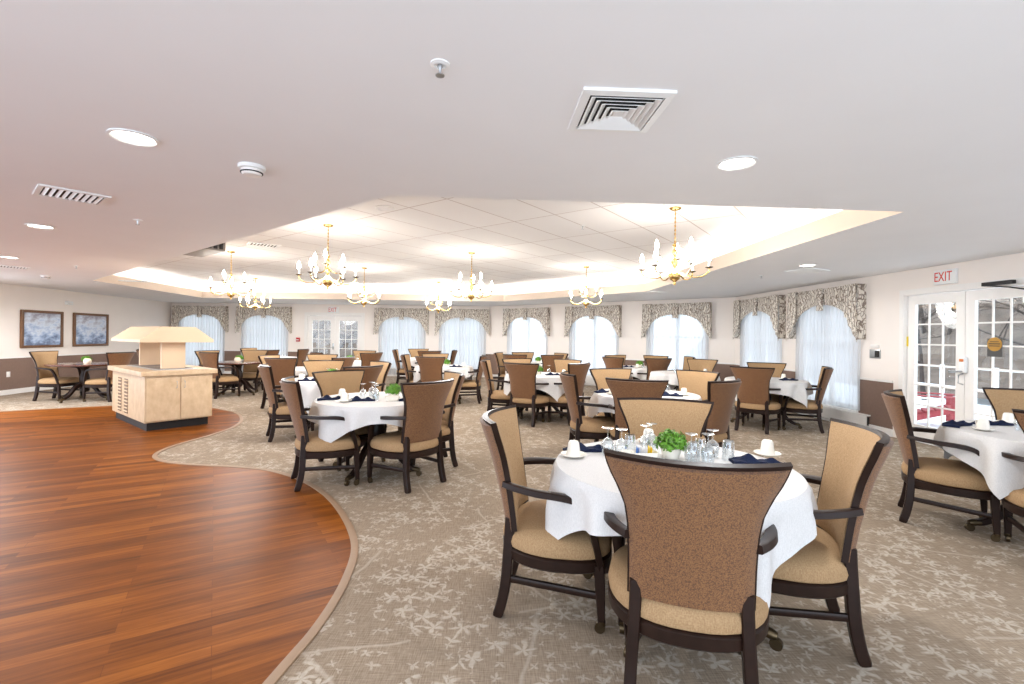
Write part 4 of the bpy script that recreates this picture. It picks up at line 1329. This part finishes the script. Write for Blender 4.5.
def make_tree(seed, h=7.):
    rnd = random.Random(seed)
    bm = B()
    def grow(p, d, ln, r, lv):
        pts = [p]; rr = [r]
        q = p.copy(); dd = d.copy()
        for i in range(3):
            dd = (dd + Vector((rnd.uniform(-.22, .22), rnd.uniform(-.22, .22), rnd.uniform(-.08, .16)))).normalized()
            q = q + dd * ln / 3
            pts.append(q.copy()); rr.append(r * (1 - .22 * (i + 1)))
        tube(bm, pts, rr, n=5 if lv < 2 else 3)
        if lv >= 5: return
        for i in range(4 if lv < 3 else 3 if lv < 4 else 2):
            s = rnd.uniform(.25, 1)
            k0 = min(2, int(s * 3)); b = pts[k0].lerp(pts[k0 + 1], s * 3 - k0 if s < 1 else 1)
            a = rnd.uniform(0, 2 * PI)
            nd = (dd * .55 + Vector((math.cos(a), math.sin(a), rnd.uniform(-.15, .5))) * .8).normalized()
            grow(b, nd, ln * rnd.uniform(.5, .72), r * .48, lv + 1)
    grow(Vector((0, 0, -.4)), Vector((rnd.uniform(-.1, .1), rnd.uniform(-.1, .1), 1)), h * .40, .085, 0)
    return link_mesh('bare_tree', bm, M['bark'])
TP = [make_tree(s) for s in (1, 2, 3)]
rnd = random.Random(21)
spots = []
for y0 in range(9):
    for x0 in (11.5, 14.0, 17.5): spots.append((x0 + rnd.uniform(-.8, .8), 3.5 + y0 * 1.7 + rnd.uniform(-.6, .6), 'r'))
for x0 in range(6): spots.append((-9.5 + x0 * 1.5 + rnd.uniform(-.5, .5), 20.5 + rnd.uniform(-.8, 3.5), 'b'))
used = set()
for i, (x, y, w) in enumerate(spots):
    j = i % 3
    o = TP[j] if j not in used else TP[j].copy()
    if j in used: COL.objects.link(o)
    used.add(j)
    o.location = (x, y, -.12 if (x < 11.5 or w == 'b') else (x - 11.5) * .62 - .2); o.rotation_euler = (rnd.uniform(-.15, .15), rnd.uniform(-.15, .15), rnd.uniform(0, 6.28))
    sc_ = rnd.uniform(.7, 1.05); o.scale = (sc_, sc_, sc_)
    if w == 'r': tag(o, 'bare winter tree on the slope seen through the exit doors', 'tree', 'bare trees outside the exit doors')
    else: tag(o, 'bare winter tree seen through the far back doors', 'tree', 'bare trees outside the back doors')

# white deck railing
o = empty('deck_railing', (10.2, 7.5, -.12))
bm = B()
for z in (.95, .5, .14): box(bm, (0, 0, z), (.04, 11, .03))
link_mesh('rails', bm, M['white_metal'], o, smooth=False)
for i in range(9): link_mesh('post', boxm((0, -5 + i * 1.25, .5), (.07, .07, 1.0), bev=.01), M['white_metal'], o, smooth=False)
tag(o, 'white deck railing outside the exit doors', 'railing')

def adirondack(x, y, rz, txt, f1=[None]):
    if f1[0] is None:
        o = empty('adirondack_chair')
        bm = B()
        for i in range(6): box(bm, (0, .24 - i * .085, .36 - i * .022), (.54, .075, .02))
        link_mesh('seat', bm, M['chair_red'], o, smooth=False)
        bm = B()
        for i in range(5):
            hgt = [.60, .66, .69, .66, .60][i]
            m = Matrix.Translation((-.22 + i * .11, -.24, .24)) @ Matrix.Rotation(.38, 4, 'X')
            r = bmesh.ops.create_cube(bm, size=1.)
            bmesh.ops.transform(bm, matrix=m @ Matrix.Translation((0, 0, hgt / 2)) @ Matrix.Diagonal((.095, .02, hgt, 1)), verts=r['verts'])
        link_mesh('backrest', bm, M['chair_red'], o, smooth=False)
        for s in (-1, 1):
            link_mesh('armrest', boxm((s * .32, -.02, .56), (.13, .72, .022), bev=.008), M['chair_red'], o, smooth=False)
            link_mesh('leg', boxm((s * .29, .27, .275), (.03, .09, .55)), M['chair_red'], o, smooth=False)
            bm = B(); tube(bm, [(s * .29, .27, .34), (s * .29, -.55, .03)], [(.015, .05)] * 2, rect=True)
            link_mesh('side_rail', bm, M['chair_red'], o, smooth=False)
            bm = B(); tube(bm, [(s * .29, -.30, .55), (s * .29, -.30, .16)], [(.015, .03)] * 2, rect=True)
            link_mesh('rear_leg', bm, M['chair_red'], o, smooth=False)
        f1[0] = o
    else: o = copy_tree(f1[0])
    o.location = (x, y, -.12); o.rotation_euler = (0, 0, rz)
    tag(o, txt, 'chair', 'red slatted chairs on the deck')
adirondack(7.75, 8.75, -2.2, 'red slatted deck chair on the snow outside the exit door glass')
